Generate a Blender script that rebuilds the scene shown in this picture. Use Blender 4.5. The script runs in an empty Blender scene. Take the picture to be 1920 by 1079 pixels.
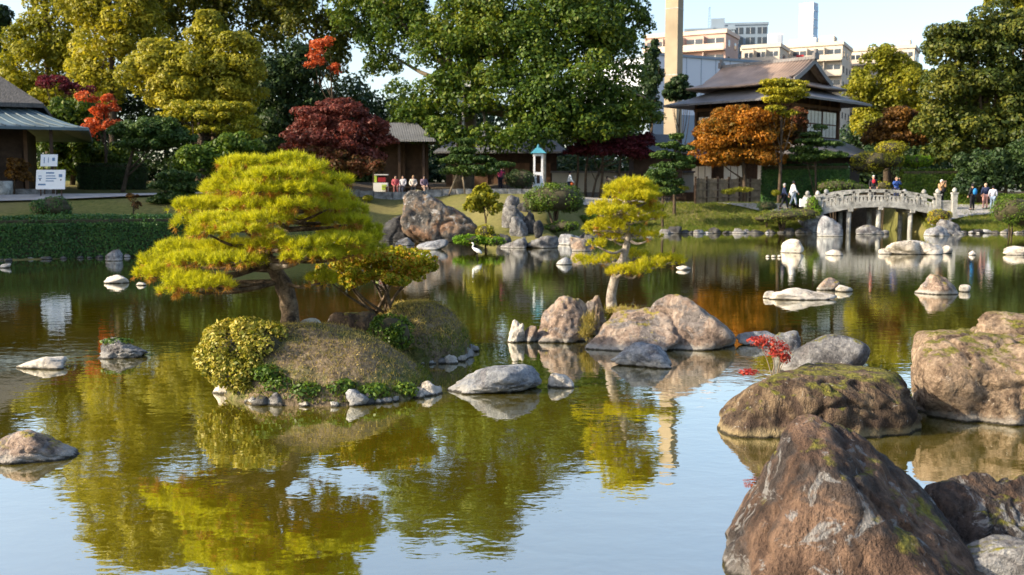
import bpy, bmesh, math, random
import numpy as np
from mathutils import Vector, Matrix

# ------------------------------------------------------------------ camera, sky, sun, exposure
scene = bpy.context.scene
COL = scene.collection
R = math.radians
F, CX, CY, HZ, CAMH = 1866.7, 960.0, 539.5, 362.0, 2.5     # photo pixels, metres
TH = math.atan((CY - HZ) / F)
cam_d = bpy.data.cameras.new('camera')
cam_d.lens, cam_d.sensor_width = 35.0, 36.0
cam_d.clip_start, cam_d.clip_end = 0.1, 6000
cam_d.dof.use_dof = True
cam_d.dof.focus_distance = 11.5
cam_d.dof.aperture_fstop = 2.6
cam = bpy.data.objects.new('camera', cam_d)
cam.location = (0, 0, CAMH)
cam.rotation_euler = (math.pi / 2 - TH, 0, 0)
COL.objects.link(cam)
scene.camera = cam

SUN_EL, SUN_AZ = R(26), math.atan2(-0.965, -0.26)            # azimuth from +Y towards +X
world = bpy.data.worlds.new('World')
scene.world = world
world.use_nodes = True
wn = world.node_tree
sky = wn.nodes.new('ShaderNodeTexSky')
sky.sky_type = 'NISHITA'
sky.sun_disc = False
sky.sun_elevation = SUN_EL
sky.sun_rotation = SUN_AZ % (2 * math.pi)
sky.air_density, sky.dust_density, sky.ozone_density = 0.95, 2.2, 0.4
bgn = wn.nodes['Background']
wn.links.new(sky.outputs[0], bgn.inputs[0])
bgn.inputs[1].default_value = 0.15
sun_d = bpy.data.lights.new('sun', 'SUN')
sun_d.energy, sun_d.angle, sun_d.color = 4.3, R(0.6), (1.0, 0.84, 0.62)
sun = bpy.data.objects.new('sun', sun_d)
sdir = Vector((math.sin(SUN_AZ) * math.cos(SUN_EL), math.cos(SUN_AZ) * math.cos(SUN_EL), math.sin(SUN_EL)))
sun.rotation_euler = sdir.to_track_quat('Z', 'Y').to_euler()
sun.location = (-30, -15, 30)
COL.objects.link(sun)
scene.view_settings.view_transform = 'Standard'
scene.view_settings.look = 'None'
scene.view_settings.exposure = 1.2
scene.view_settings.gamma = 1.0
scene.render.engine = 'CYCLES'
scene.cycles.use_denoising = True
scene.cycles.max_bounces = 7
scene.cycles.diffuse_bounces = 3
scene.cycles.glossy_bounces = 3
scene.cycles.transmission_bounces = 3
scene.cycles.transparent_max_bounces = 4
scene.cycles.caustics_reflective = False
scene.cycles.caustics_refractive = False
scene.cycles.sample_clamp_indirect = 6.0

# ------------------------------------------------------------------ pixels to places
def ray(px, py):
    u, v = (px - CX) / F, (CY - py) / F
    c, s = math.cos(TH), math.sin(TH)
    return np.array([u, c + v * s, -s + v * c])
def at(px, py, d):
    r = ray(px, py)
    return np.array([0, 0, CAMH]) + r * (d / r[1])
def onz(px, py, z=0.0):
    r = ray(px, py)
    return np.array([0, 0, CAMH]) + r * ((z - CAMH) / r[2])
def ppm(d):                      # photo pixels per metre at distance d
    return F / d

# ------------------------------------------------------------------ object helpers
ORG = {}
def props(o, label=None, cat=None, group=None, kind=None):
    if label: o['label'] = label
    if cat: o['category'] = cat
    if group: o['group'] = group
    if kind: o['kind'] = kind
    return o
def thing(name, label, cat, loc, group=None):
    o = bpy.data.objects.new(name, None)
    o.empty_display_size = 0.2
    o.location = tuple(float(c) for c in loc)
    COL.objects.link(o)
    ORG[o.name] = np.array(loc, float)
    return props(o, label, cat, group)
def mesh_np(name, V, Fq, smooth=False):
    """Fq: array (m,k) or a list of tuples"""
    V = np.asarray(V, dtype=np.float32)
    me = bpy.data.meshes.new(name)
    if isinstance(Fq, np.ndarray):
        m, k = Fq.shape
        me.vertices.add(len(V)); me.vertices.foreach_set('co', V.ravel())
        me.loops.add(m * k); me.loops.foreach_set('vertex_index', Fq.astype(np.int32).ravel())
        me.polygons.add(m); me.polygons.foreach_set('loop_start', (np.arange(m) * k).astype(np.int32))
        me.update(calc_edges=True)
    else:
        me.from_pydata([tuple(map(float, v)) for v in V], [], [tuple(f) for f in Fq])
        me.update()
    if smooth:
        me.polygons.foreach_set('use_smooth', np.ones(len(me.polygons), dtype=bool))
    return me
def add(name, VF, mat, parent=None, loc=None, smooth=False, **kw):
    """one mesh object; VF in world coordinates. With a parent it becomes its part."""
    V, Fq = VF
    V = np.asarray(V, float)
    if parent is not None:
        o0 = ORG[parent.name]
    else:
        o0 = np.array(loc if loc is not None else V.mean(0) * [1, 1, 0] + [0, 0, V[:, 2].min()], float)
    me = mesh_np(name, V - o0, Fq, smooth)
    me.materials.append(mat)
    o = bpy.data.objects.new(name, me)
    COL.objects.link(o)
    if parent is not None:
        o.parent = parent
        ORG[o.name] = o0
    else:
        o.location = tuple(o0)
        ORG[o.name] = o0
    return props(o, **kw)
def dup_part(src, parent, delta):
    c = src.copy(); COL.objects.link(c); c.parent = parent
    c.location = tuple(np.array(src.location) + np.array(delta))
    ORG[c.name] = ORG[src.name]
    for ch in list(src.children):
        g = ch.copy(); COL.objects.link(g); g.parent = c
    return c
def join(*VFs):
    Vs, Fs, n = [], [], 0
    for V, Fq in VFs:
        V = np.asarray(V, float)
        Vs.append(V)
        Fs += [tuple(int(i) + n for i in f) for f in Fq]
        n += len(V)
    return np.vstack(Vs), Fs
def box(c, s, rz=0.0, axes=None):
    """box with centre c and full size s; axes = (ex, ey) unit vectors for a turned box"""
    c, h = np.array(c, float), np.array(s, float) / 2
    if axes is None:
        ex, ey = np.array([math.cos(rz), math.sin(rz), 0]), np.array([-math.sin(rz), math.cos(rz), 0])
    else:
        ex, ey = np.array(axes[0], float), np.array(axes[1], float)
    ez = np.array([0, 0, 1.0])
    V = [c + sx * h[0] * ex + sy * h[1] * ey + sz * h[2] * ez for sz in (-1, 1) for sy in (-1, 1) for sx in (-1, 1)]
    return np.array(V), [(0, 2, 3, 1), (4, 5, 7, 6), (0, 1, 5, 4), (2, 6, 7, 3), (0, 4, 6, 2), (1, 3, 7, 5)]
def tube(P, rad, n=8, cap=True):
    P = np.asarray(P, float); rad = np.broadcast_to(np.asarray(rad, float), (len(P),))
    V, Fs = [], []
    ref = np.array([0.13, 0.91, 0.37])
    for i, p in enumerate(P):
        t = P[min(i + 1, len(P) - 1)] - P[max(i - 1, 0)]
        t = t / (np.linalg.norm(t) + 1e-9)
        a = np.cross(t, ref); a /= np.linalg.norm(a) + 1e-9
        b = np.cross(t, a)
        for k in range(n):
            an = 2 * math.pi * k / n
            V.append(p + rad[i] * (math.cos(an) * a + math.sin(an) * b))
    for i in range(len(P) - 1):
        for k in range(n):
            k2 = (k + 1) % n
            Fs.append((i * n + k, i * n + k2, (i + 1) * n + k2, (i + 1) * n + k))
    if cap:
        Fs.append(tuple(range(n - 1, -1, -1))); Fs.append(tuple((len(P) - 1) * n + k for k in range(n)))
    return np.array(V), Fs
def lathe(c, prof, n=12):
    """prof: list of (r, z) above c"""
    c = np.array(c, float); V, Fs = [], []
    for r, z in prof:
        for k in range(n):
            a = 2 * math.pi * k / n
            V.append(c + [r * math.cos(a), r * math.sin(a), z])
    for i in range(len(prof) - 1):
        for k in range(n):
            k2 = (k + 1) % n
            Fs.append((i * n + k, i * n + k2, (i + 1) * n + k2, (i + 1) * n + k))
    Fs.append(tuple(range(n - 1, -1, -1))); Fs.append(tuple((len(prof) - 1) * n + k for k in range(n)))
    return np.array(V), Fs
def bend(P, n=5, wob=0.0, rng=None):
    """resample a polyline smoothly (Catmull-Rom)"""
    P = np.asarray(P, float)
    Q = np.vstack([2 * P[0] - P[1], P, 2 * P[-1] - P[-2]])
    out = []
    for i in range(1, len(Q) - 2):
        for k in range(n):
            t = k / n
            out.append(0.5 * ((2 * Q[i]) + (-Q[i-1] + Q[i+1]) * t + (2*Q[i-1] - 5*Q[i] + 4*Q[i+1] - Q[i+2]) * t*t + (-Q[i-1] + 3*Q[i] - 3*Q[i+1] + Q[i+2]) * t**3))
    out.append(P[-1])
    out = np.array(out)
    if wob and rng is not None:
        out[1:-1] += rng.normal(0, wob, out[1:-1].shape)
    return out

# ------------------------------------------------------------------ noise in numpy
def _h(ix, iy, iz, seed):
    n = (ix * 374761393 + iy * 668265263 + iz * 2147483647 + seed * 1274126177) & 0xffffffff
    n = ((n ^ (n >> 13)) * 1274126177) & 0xffffffff
    return ((n ^ (n >> 16)) & 0xffff) / 65535.0
def vnoise(P, seed=0):
    P = np.asarray(P, float); i = np.floor(P).astype(np.int64); f = P - i
    f = f * f * (3 - 2 * f)
    out = 0
    for dx in (0, 1):
        for dy in (0, 1):
            for dz in (0, 1):
                w = (f[:, 0] if dx else 1 - f[:, 0]) * (f[:, 1] if dy else 1 - f[:, 1]) * (f[:, 2] if dz else 1 - f[:, 2])
                out = out + w * _h(i[:, 0] + dx, i[:, 1] + dy, i[:, 2] + dz, seed)
    return out * 2 - 1
def fbm(P, seed=0, oct=4, gain=0.5):
    P = np.asarray(P, float)
    s, a, t = 0, 1.0, 0
    for k in range(oct):
        s = s + a * vnoise(P * 2 ** k + 17.3 * k, seed + k); t += a; a *= gain
    return s / t
_ico = {}
def ico(sub):
    if sub not in _ico:
        bm = bmesh.new(); bmesh.ops.create_icosphere(bm, subdivisions=sub, radius=1.0)
        bm.verts.ensure_lookup_table()
        V = np.array([v.co[:] for v in bm.verts]); V /= np.linalg.norm(V, axis=1)[:, None]
        Fq = np.array([[v.index for v in f.verts] for f in bm.faces])
        bm.free(); _ico[sub] = (V, Fq)
    return _ico[sub]

# ------------------------------------------------------------------ materials
class NT:
    def __init__(self, name):
        self.m = bpy.data.materials.new(name); self.m.use_nodes = True
        self.t = self.m.node_tree; self.t.nodes.clear()
        self.out = self.t.nodes.new('ShaderNodeOutputMaterial')
    def n(self, typ, **kw):
        nd = self.t.nodes.new('ShaderNode' + typ)
        for k, v in kw.items():
            if k in nd.inputs.keys() if isinstance(k, str) else False:
                nd.inputs[k].default_value = v
            else:
                setattr(nd, k, v)
        return nd
    def l(self, a, b):
        self.t.links.new(a, b)
    def ramp(self, fac, stops):
        nd = self.t.nodes.new('ShaderNodeValToRGB'); e = nd.color_ramp.elements
        while len(e) < len(stops): e.new(0.5)
        for el, (p, c) in zip(e, stops):
            el.position = p; el.color = (*c, 1) if len(c) == 3 else c
        self.l(fac, nd.inputs[0]); return nd.outputs[0]
    def noise(self, scale, detail=3, rough=0.55, vec=None, dist=0.0):
        nd = self.t.nodes.new('ShaderNodeTexNoise')
        nd.inputs['Scale'].default_value = scale; nd.inputs['Detail'].default_value = detail
        nd.inputs['Roughness'].default_value = rough; nd.inputs['Distortion'].default_value = dist
        if vec is not None: self.l(vec, nd.inputs['Vector'])
        return nd.outputs['Fac']
    def math(self, op, a, b=None, clamp=False):
        nd = self.t.nodes.new('ShaderNodeMath'); nd.operation = op; nd.use_clamp = clamp
        for i, x in enumerate((a, b)):
            if x is None: continue
            if isinstance(x, (int, float)): nd.inputs[i].default_value = x
            else: self.l(x, nd.inputs[i])
        return nd.outputs[0]
    def mix(self, fac, a, b, blend='MIX'):
        nd = self.t.nodes.new('ShaderNodeMix'); nd.data_type = 'RGBA'; nd.blend_type = blend
        for k, x in ((0, fac), (6, a), (7, b)):
            if isinstance(x, (int, float)): nd.inputs[k].default_value = x
            elif isinstance(x, tuple): nd.inputs[k].default_value = (*x, 1)
            else: self.l(x, nd.inputs[k])
        return nd.outputs[2]
    def pos(self):
        return self.t.nodes.new('ShaderNodeNewGeometry').outputs['Position']
    def maprange(self, x, a, b, c=0.0, d=1.0):
        nd = self.t.nodes.new('ShaderNodeMapRange'); nd.clamp = True
        self.l(x, nd.inputs[0])
        for i, v in enumerate((a, b, c, d)): nd.inputs[i + 1].default_value = v
        return nd.outputs[0]
    def sep(self, v):
        nd = self.t.nodes.new('ShaderNodeSeparateXYZ'); self.l(v, nd.inputs[0]); return nd.outputs
    def bump(self, h, strength=0.4, dist=0.05):
        nd = self.t.nodes.new('ShaderNodeBump'); nd.inputs['Strength'].default_value = strength
        nd.inputs['Distance'].default_value = dist; self.l(h, nd.inputs['Height']); return nd.outputs[0]
    def bsdf(self, col, rough=0.7, spec=0.3, metal=0.0, normal=None):
        nd = self.t.nodes.new('ShaderNodeBsdfPrincipled')
        if isinstance(col, tuple): nd.inputs['Base Color'].default_value = (*col, 1)
        else: self.l(col, nd.inputs['Base Color'])
        if isinstance(rough, (int, float)): nd.inputs['Roughness'].default_value = rough
        else: self.l(rough, nd.inputs['Roughness'])
        nd.inputs['Specular IOR Level'].default_value = spec; nd.inputs['Metallic'].default_value = metal
        if normal is not None: self.l(normal, nd.inputs['Normal'])
        return nd.outputs[0]
    def done(self, sh):
        self.l(sh, self.out.inputs[0]); return self.m

def mat_plain(name, col, var=0.25, scale=3.0, rough=0.75, spec=0.25, metal=0.0, bump=0.0, bscale=None):
    t = NT(name); p = t.pos()
    n = t.noise(scale, 4, 0.6, p)
    lo, hi = tuple(c * (1 - var) for c in col), tuple(min(1, c * (1 + var)) for c in col)
    c = t.ramp(n, [(0.3, lo), (0.7, hi)])
    nrm = t.bump(t.noise(bscale or scale * 6, 3, 0.6, p), bump, 0.02) if bump else None
    return t.done(t.bsdf(c, rough, spec, metal, nrm))
def mat_leaf(name, cols, transl=0.35, nscale=0.35, tcol=None, rough=0.5, spec=0.25, mixn=0.45):
    t = NT(name)
    g = t.n('NewGeometry')
    n = t.noise(nscale, 3, 0.6, g.outputs['Position'])
    n = t.maprange(n, 0.3, 0.7)
    f = t.math('ADD', t.math('MULTIPLY', g.outputs['Random Per Island'], 1 - mixn), t.math('MULTIPLY', n, mixn))
    k = len(cols)
    c = t.ramp(f, [(0.12 + 0.76 * i / (k - 1), cc) for i, cc in enumerate(cols)])
    b = t.bsdf(c, rough, spec)
    tr = t.n('BsdfTranslucent')
    tc = t.mix(1.0, c, tcol or (1.15, 1.1, 0.6), 'MULTIPLY')
    t.l(tc, tr.inputs[0])
    mx = t.n('MixShader'); mx.inputs[0].default_value = transl
    t.l(b, mx.inputs[1]); t.l(tr.outputs[0], mx.inputs[2])
    return t.done(mx.outputs[0])
def mat_rock(name, dark, mid, light, scale=2.2, moss=0.0, mosscol=(0.16, 0.15, 0.025), lichen=0.25, lichcol=(0.55, 0.55, 0.52), band=1.0, streak=0.0, bump=0.8, bandcol=(0.46, 0.45, 0.42), alt=None, lsc=3.1):
    t = NT(name); g = t.n('NewGeometry'); p = g.outputs['Position']
    v = p
    if streak:
        mp = t.n('Mapping'); mp.inputs['Rotation'].default_value = (0.3, 0.55, 0.2)
        mp.inputs['Scale'].default_value = (1.6, 1.6, 0.45); t.l(p, mp.inputs['Vector']); v = mp.outputs[0]
    n1 = t.noise(scale, 6, 0.62, v, 0.4)
    n2 = t.noise(scale * 5.5, 5, 0.65, v)
    n3 = t.noise(scale * 24, 3, 0.7, p)
    f = t.math('ADD', t.math('MULTIPLY', n1, 0.62), t.math('ADD', t.math('MULTIPLY', n2, 0.28), t.math('MULTIPLY', n3, 0.1)))
    c = t.ramp(f, [(0.39, dark), (0.49, mid), (0.6, light)])
    if alt:
        na = t.noise(scale * 0.75, 5, 0.6, p, 0.8)
        c = t.mix(t.maprange(na, 0.5, 0.58, 0, 0.8), c, t.ramp(n2, [(0.35, tuple(x * 0.45 for x in alt)), (0.65, tuple(x * 1.35 for x in alt))]))
    # pale lichen blots
    nl = t.noise(scale * lsc, 5, 0.72, p, 1.2)
    lm = t.maprange(nl, 0.66 - 0.16 * lichen, 0.72 - 0.16 * lichen)
    c = t.mix(t.math('MULTIPLY', lm, 0.85), c, lichcol)
    nv = t.noise(scale * 13, 2, 0.5, p)
    sp = t.maprange(nv, 0.64, 0.7)
    c = t.mix(t.math('MULTIPLY', sp, 0.6), c, dark)
    if moss:
        nz = t.sep(g.outputs['Normal'])[2]
        nm = t.noise(scale * 1.4, 5, 0.65, p)
        m = t.math('ADD', t.math('MULTIPLY', nz, 0.45), nm)
        m = t.maprange(m, 0.98 - 0.35 * moss, 1.08 - 0.35 * moss)
        mc = t.ramp(t.noise(scale * 9, 3, 0.6, p), [(0.35, tuple(x * 0.5 for x in mosscol)), (0.65, tuple(x * 1.5 for x in mosscol))])
        c = t.mix(m, c, mc)
    z = t.sep(p)[2]
    if band:
        zz = t.math('ADD', z, t.math('MULTIPLY', t.math('SUBTRACT', t.noise(scale * 2.6, 4, 0.6, p), 0.5), 0.16))
        up = t.maprange(zz, 0.05, 0.11, 1.0, 0.0)
        c = t.mix(t.math('MULTIPLY', up, 0.8 * band), c, bandcol)
        z2 = t.math('ADD', z, t.math('MULTIPLY', t.math('SUBTRACT', t.noise(scale * 5, 3, 0.6, p), 0.5), 0.05))
        wet = t.maprange(z2, 0.012, 0.03, 1.0, 0.0)
        c = t.mix(t.math('MULTIPLY', wet, 0.92), c, (0.02, 0.019, 0.014))
    hh = t.math('ADD', t.math('MULTIPLY', n1, 0.6), t.math('ADD', t.math('MULTIPLY', n2, 0.45), t.math('MULTIPLY', n3, 0.22)))
    nrm = t.bump(hh, min(1.0, bump), 0.5 / max(scale, 0.6))
    return t.done(t.bsdf(c, 0.82, 0.25, 0, nrm))

M = {}
M['needle'] = mat_leaf('pine_needle', [(0.19, 0.24, 0.012), (0.43, 0.44, 0.016), (0.55, 0.53, 0.035)], 0.45, 1.6, (1.15, 1.1, 0.35))
M['needle_dry'] = mat_leaf('dry_needle', [(0.3, 0.12, 0.02), (0.42, 0.2, 0.03), (0.38, 0.3, 0.03)], 0.3, 1.5)
M['needle2'] = mat_leaf('pine_needle_pale', [(0.2, 0.24, 0.012), (0.46, 0.44, 0.018), (0.62, 0.54, 0.03)], 0.45, 1.5, (1.15, 1.1, 0.35))
M['needle_far'] = mat_leaf('pine_needle_dark', [(0.02, 0.045, 0.014), (0.05, 0.1, 0.02), (0.1, 0.15, 0.025)], 0.25, 0.8)
M['needle_yel'] = mat_leaf('pine_needle_sunlit', [(0.1, 0.13, 0.014), (0.27, 0.27, 0.02), (0.5, 0.43, 0.03)], 0.35, 0.6)
M['ygreen'] = mat_leaf('leaf_yellow_green', [(0.09, 0.11, 0.012), (0.23, 0.24, 0.018), (0.42, 0.37, 0.03)], 0.42, 0.22)
M['ygreen2'] = mat_leaf('leaf_bright_yellow_green', [(0.13, 0.145, 0.014), (0.3, 0.29, 0.025), (0.5, 0.43, 0.045)], 0.42, 0.22)
M['olive'] = mat_leaf('leaf_olive', [(0.04, 0.06, 0.01), (0.1, 0.12, 0.014), (0.21, 0.19, 0.018)], 0.35, 0.2)
M['green'] = mat_leaf('leaf_green', [(0.025, 0.055, 0.01), (0.065, 0.12, 0.014), (0.17, 0.2, 0.018)], 0.35, 0.25)
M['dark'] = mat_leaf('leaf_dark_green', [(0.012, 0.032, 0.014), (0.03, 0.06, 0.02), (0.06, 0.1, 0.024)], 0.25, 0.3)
M['right'] = mat_leaf('leaf_deep_olive', [(0.02, 0.04, 0.01), (0.065, 0.09, 0.014), (0.17, 0.17, 0.022)], 0.3, 0.25)
M['hedge'] = mat_leaf('leaf_hedge', [(0.02, 0.065, 0.02), (0.045, 0.12, 0.03), (0.09, 0.18, 0.035)], 0.25, 0.9)
M['shrub'] = mat_leaf('leaf_shrub', [(0.03, 0.07, 0.01), (0.075, 0.14, 0.015), (0.16, 0.22, 0.02)], 0.3, 0.8)
M['bright'] = mat_leaf('leaf_bright_green', [(0.06, 0.15, 0.008), (0.12, 0.25, 0.01), (0.24, 0.33, 0.015)], 0.35, 1.0)
M['goldbush'] = mat_leaf('leaf_gold_bush', [(0.1, 0.13, 0.01), (0.3, 0.28, 0.03), (0.5, 0.42, 0.1)], 0.3, 1.2, mixn=0.25)
M['azalea'] = mat_leaf('leaf_azalea', [(0.13, 0.18, 0.008), (0.32, 0.34, 0.014), (0.48, 0.43, 0.03), (0.55, 0.24, 0.03)], 0.4, 2.0, mixn=0.3)
M['red'] = mat_leaf('leaf_red_maple', [(0.06, 0.03, 0.022), (0.16, 0.05, 0.038), (0.27, 0.085, 0.065)], 0.4, 0.5, (1.2, 0.8, 0.7))
M['redgreen'] = mat_leaf('leaf_red_green_maple', [(0.05, 0.06, 0.012), (0.12, 0.06, 0.02), (0.2, 0.06, 0.03)], 0.35, 0.5, (1.1, 0.9, 0.7))
M['coral'] = mat_leaf('leaf_coral_maple', [(0.25, 0.05, 0.02), (0.5, 0.12, 0.04), (0.6, 0.2, 0.06)], 0.4, 0.6, (1.2, 0.8, 0.6))
M['purple'] = mat_leaf('leaf_purple_maple', [(0.04, 0.012, 0.015), (0.1, 0.016, 0.025), (0.17, 0.03, 0.045)], 0.35, 0.6, (1.2, 0.8, 0.8))
M['orange'] = mat_leaf('leaf_orange_maple', [(0.1, 0.09, 0.012), (0.3, 0.13, 0.015), (0.5, 0.21, 0.02)], 0.4, 0.45, (1.2, 0.9, 0.5))
M['brownleaf'] = mat_leaf('leaf_brown_maple', [(0.06, 0.035, 0.015), (0.14, 0.07, 0.02), (0.32, 0.16, 0.025)], 0.35, 0.4)
M['nandina'] = mat_leaf('leaf_nandina', [(0.25, 0.02, 0.02), (0.45, 0.05, 0.04), (0.4, 0.12, 0.06)], 0.4, 3.0, (1.2, 0.7, 0.7))
M['drygrass'] = mat_leaf('dry_grass', [(0.12, 0.13, 0.02), (0.33, 0.26, 0.06), (0.5, 0.4, 0.14)], 0.35, 2.2, mixn=0.35)
M['turf'] = mat_leaf('turf_grass', [(0.05, 0.1, 0.01), (0.13, 0.17, 0.02), (0.26, 0.24, 0.05)], 0.3, 1.8)
M['twig'] = mat_plain('twig', (0.05, 0.045, 0.025), 0.4, 6, 0.9)
M['bark'] = mat_plain('bark', (0.07, 0.052, 0.036), 0.45, 4, 0.9, 0.15, 0, 0.8, 14)
M['bark_pale'] = mat_plain('bark_pale', (0.17, 0.14, 0.1), 0.4, 3, 0.9, 0.15, 0, 0.8, 12)
M['bark_pine'] = mat_rock('bark_pine', (0.03, 0.022, 0.016), (0.11, 0.078, 0.05), (0.24, 0.18, 0.12), 9, 0, lichen=0.0, band=0, bump=1.0)
M['bark_grey'] = mat_rock('bark_grey_pine', (0.12, 0.1, 0.085), (0.3, 0.26, 0.22), (0.46, 0.41, 0.35), 8, 0, lichen=0.0, band=0, bump=0.8)
M['rock_front'] = mat_rock('rock_brown_lichen', (0.028, 0.018, 0.014), (0.09, 0.056, 0.04), (0.22, 0.14, 0.095), 2.6, 0.18, lichen=0.62, lsc=1.5, lichcol=(0.27, 0.27, 0.27), streak=1, alt=(0.05, 0.045, 0.045), band=0.3, bump=1.0)
M['rock_mossy'] = mat_rock('rock_brown_mossy', (0.03, 0.02, 0.014), (0.1, 0.068, 0.045), (0.25, 0.18, 0.11), 2.4, 0.3, lichen=0.2, alt=(0.07, 0.045, 0.035), streak=1, band=0.8, bump=1.0, bandcol=(0.45, 0.36, 0.2))
M['rock_tan'] = mat_rock('rock_tan', (0.06, 0.04, 0.028), (0.24, 0.17, 0.115), (0.45, 0.35, 0.25), 4.2, 0.3, alt=(0.3, 0.22, 0.15), lichen=0.25, lichcol=(0.5, 0.44, 0.36), band=0.7, bump=1.0)
M['rock_warm'] = mat_rock('rock_warm', (0.08, 0.06, 0.05), (0.3, 0.22, 0.17), (0.52, 0.42, 0.34), 3.4, 0.2, alt=(0.2, 0.19, 0.19), mosscol=(0.3, 0.25, 0.05), lichen=0.35, lichcol=(0.6, 0.5, 0.42), band=0.9, bump=1.0)
M['rock_grey'] = mat_rock('rock_grey', (0.05, 0.05, 0.055), (0.17, 0.17, 0.175), (0.34, 0.34, 0.34), 3.4, 0.1, alt=(0.13, 0.12, 0.12), lichen=0.25, band=0.6, bump=0.9)
M['rock_blue'] = mat_rock('rock_blue_grey', (0.09, 0.1, 0.12), (0.25, 0.27, 0.3), (0.46, 0.47, 0.48), 3.2, 0, alt=(0.2, 0.2, 0.22), lichen=0.3, band=1.0, bump=0.9)
M['rock_dark'] = mat_rock('rock_dark', (0.012, 0.012, 0.014), (0.04, 0.04, 0.042), (0.1, 0.1, 0.1), 3.0, 0.1, lichen=0.1, band=0.2, bump=0.9)
M['rock_white'] = mat_rock('rock_white', (0.22, 0.2, 0.17), (0.55, 0.5, 0.43), (0.75, 0.7, 0.62), 3.0, 0, lichen=0.3, lichcol=(0.78, 0.75, 0.7), band=0.5, bump=0.8)
M['rock_multi'] = mat_rock('rock_multicolour', (0.035, 0.04, 0.045), (0.16, 0.145, 0.13), (0.42, 0.28, 0.18), 0.9, 0.1, lichen=0.6, lsc=2.2, alt=(0.3, 0.17, 0.1), lichcol=(0.5, 0.5, 0.5), band=0.3, bump=1.0)

# ------------------------------------------------------------------ ground, pond, paths
SH = np.array([(-400, -60), (-75, -12), (-60, 18), (-45, 31), (-19, 36.6), (-13.6, 40.2), (-12.6, 45), (-11, 51), (-7.5, 54), (-4.5, 53.5), (-2.0, 50.5), (-0.9, 47.5),
               (2.0, 47), (3.0, 52), (4.6, 59), (8, 61.5), (14, 62.2), (18.9, 63.0), (19.6, 70), (20.4, 80), (25.2, 80), (25.8, 68), (26.2, 62.2), (31.5, 62.6), (40, 60), (55, 40), (70, 0), (120, -60), (400, -60)], float)
HP = np.array([(-60, 2.4, 15), (-19, 2.35, 15), (-12, 2.4, 12), (-5, 2.45, 10), (2, 2.4, 12), (5, 2.1, 10), (10, 1.75, 7.5), (19, 1.68, 5), (26, 1.62, 4.5), (34, 1.6, 5), (60, 1.6, 5)], float)
def sm(t):
    t = np.clip(t, 0, 1); return t * t * (3 - 2 * t)
def ground_z(x, y):
    x, y = np.asarray(x, float), np.asarray(y, float)
    s = y - np.interp(x, SH[:, 0], SH[:, 1])
    hp = np.interp(x, HP[:, 0], HP[:, 1]); w = np.interp(x, HP[:, 0], HP[:, 2])
    land = 0.02 + (hp - 0.02) * (0.55 * sm(s / w) + 0.45 * np.clip(s / w, 0, 1)) + 1.0 * sm((s - 14) / 26)
    bed = -1.0 * sm(-s / 2.2) - 0.02
    z = np.where(s > 0, land, bed)
    near = 1.9 * sm((2.6 - y + 0.4 * np.sin(x * 0.6)) / 3.6)          # the near bank under the camera
    return np.where((y < 3.2) & (s < 0), np.maximum(bed + near, np.where(near > 0.02, bed + near, bed)), z)
def grid_axis(lo, a, b, hi, fine, n):
    left = a - np.geomspace(1, a - lo + 1, n)[1:][::-1] + 1
    right = b + np.geomspace(1, hi - b + 1, n)[1:] - 1
    return np.concatenate([left, np.arange(a, b + 1e-6, fine), right])
gx, gy = grid_axis(-2500, -50, 60, 2500, 0.7, 16), grid_axis(-300, -8, 96, 4200, 0.7, 18)
GX, GY = np.meshgrid(gx, gy)
GZ = ground_z(GX, GY)
GP = np.stack([GX.ravel(), GY.ravel(), GZ.ravel()], 1)
GP[:, 2] += np.where(GP[:, 2] > 0.1, 0.05 * fbm(GP * [0.35, 0.35, 0], 5), 0)
nxg, nyg = len(gx), len(gy)
idx = np.arange(nxg * nyg).reshape(nyg, nxg)
GF = np.stack([idx[:-1, :-1].ravel(), idx[:-1, 1:].ravel(), idx[1:, 1:].ravel(), idx[1:, :-1].ravel()], 1)
t = NT('lawn_and_earth'); p = t.pos()
n1, n2 = t.noise(0.22, 4, 0.6, p), t.noise(5.0, 4, 0.7, p)
grass = t.ramp(n2, [(0.3, (0.06, 0.075, 0.02)), (0.55, (0.14, 0.145, 0.04)), (0.75, (0.22, 0.19, 0.075))])
grass = t.mix(t.maprange(n1, 0.4, 0.65, 0, 0.6), grass, (0.2, 0.165, 0.075))
earth = t.ramp(n2, [(0.3, (0.05, 0.04, 0.028)), (0.7, (0.12, 0.095, 0.065))])
yy = t.math('ADD', t.sep(p)[1], t.math('MULTIPLY', t.noise(0.15, 3, 0.6, p), 8))
c = t.mix(t.maprange(yy, 74, 77), grass, earth)
M['ground'] = t.done(t.bsdf(c, 0.95, 0.1, 0, t.bump(t.noise(14, 4, 0.7, p), 0.8, 0.06)))
add('ground', (GP, GF), M['ground'], loc=(0, 0, 0), smooth=True, kind='structure')

t = NT('pond_water'); p = t.pos()
mp = t.n('Mapping'); mp.inputs['Scale'].default_value = (1.0, 1.5, 1.0); t.l(p, mp.inputs['Vector'])
w1, w2 = t.noise(2.3, 3, 0.5, mp.outputs[0], 0.3), t.noise(9.0, 2, 0.5, mp.outputs[0])
calm = t.maprange(t.noise(0.12, 2, 0.5, p), 0.35, 0.65, 0.45, 1.0)
hgt = t.math('MULTIPLY', t.math('ADD', w1, t.math('MULTIPLY', w2, 0.16)), calm)
nrm = t.bump(hgt, 0.045, 0.09)
col = t.ramp(t.noise(0.35, 4, 0.6, p), [(0.3, (0.08, 0.068, 0.003)), (0.7, (0.13, 0.102, 0.004))])
dif = t.n('BsdfDiffuse'); t.l(col, dif.inputs[0])
glo = t.n('BsdfGlossy'); glo.inputs['Roughness'].default_value = 0.012; glo.inputs['Color'].default_value = (0.95, 0.96, 0.93, 1); t.l(nrm, glo.inputs['Normal'])
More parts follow.
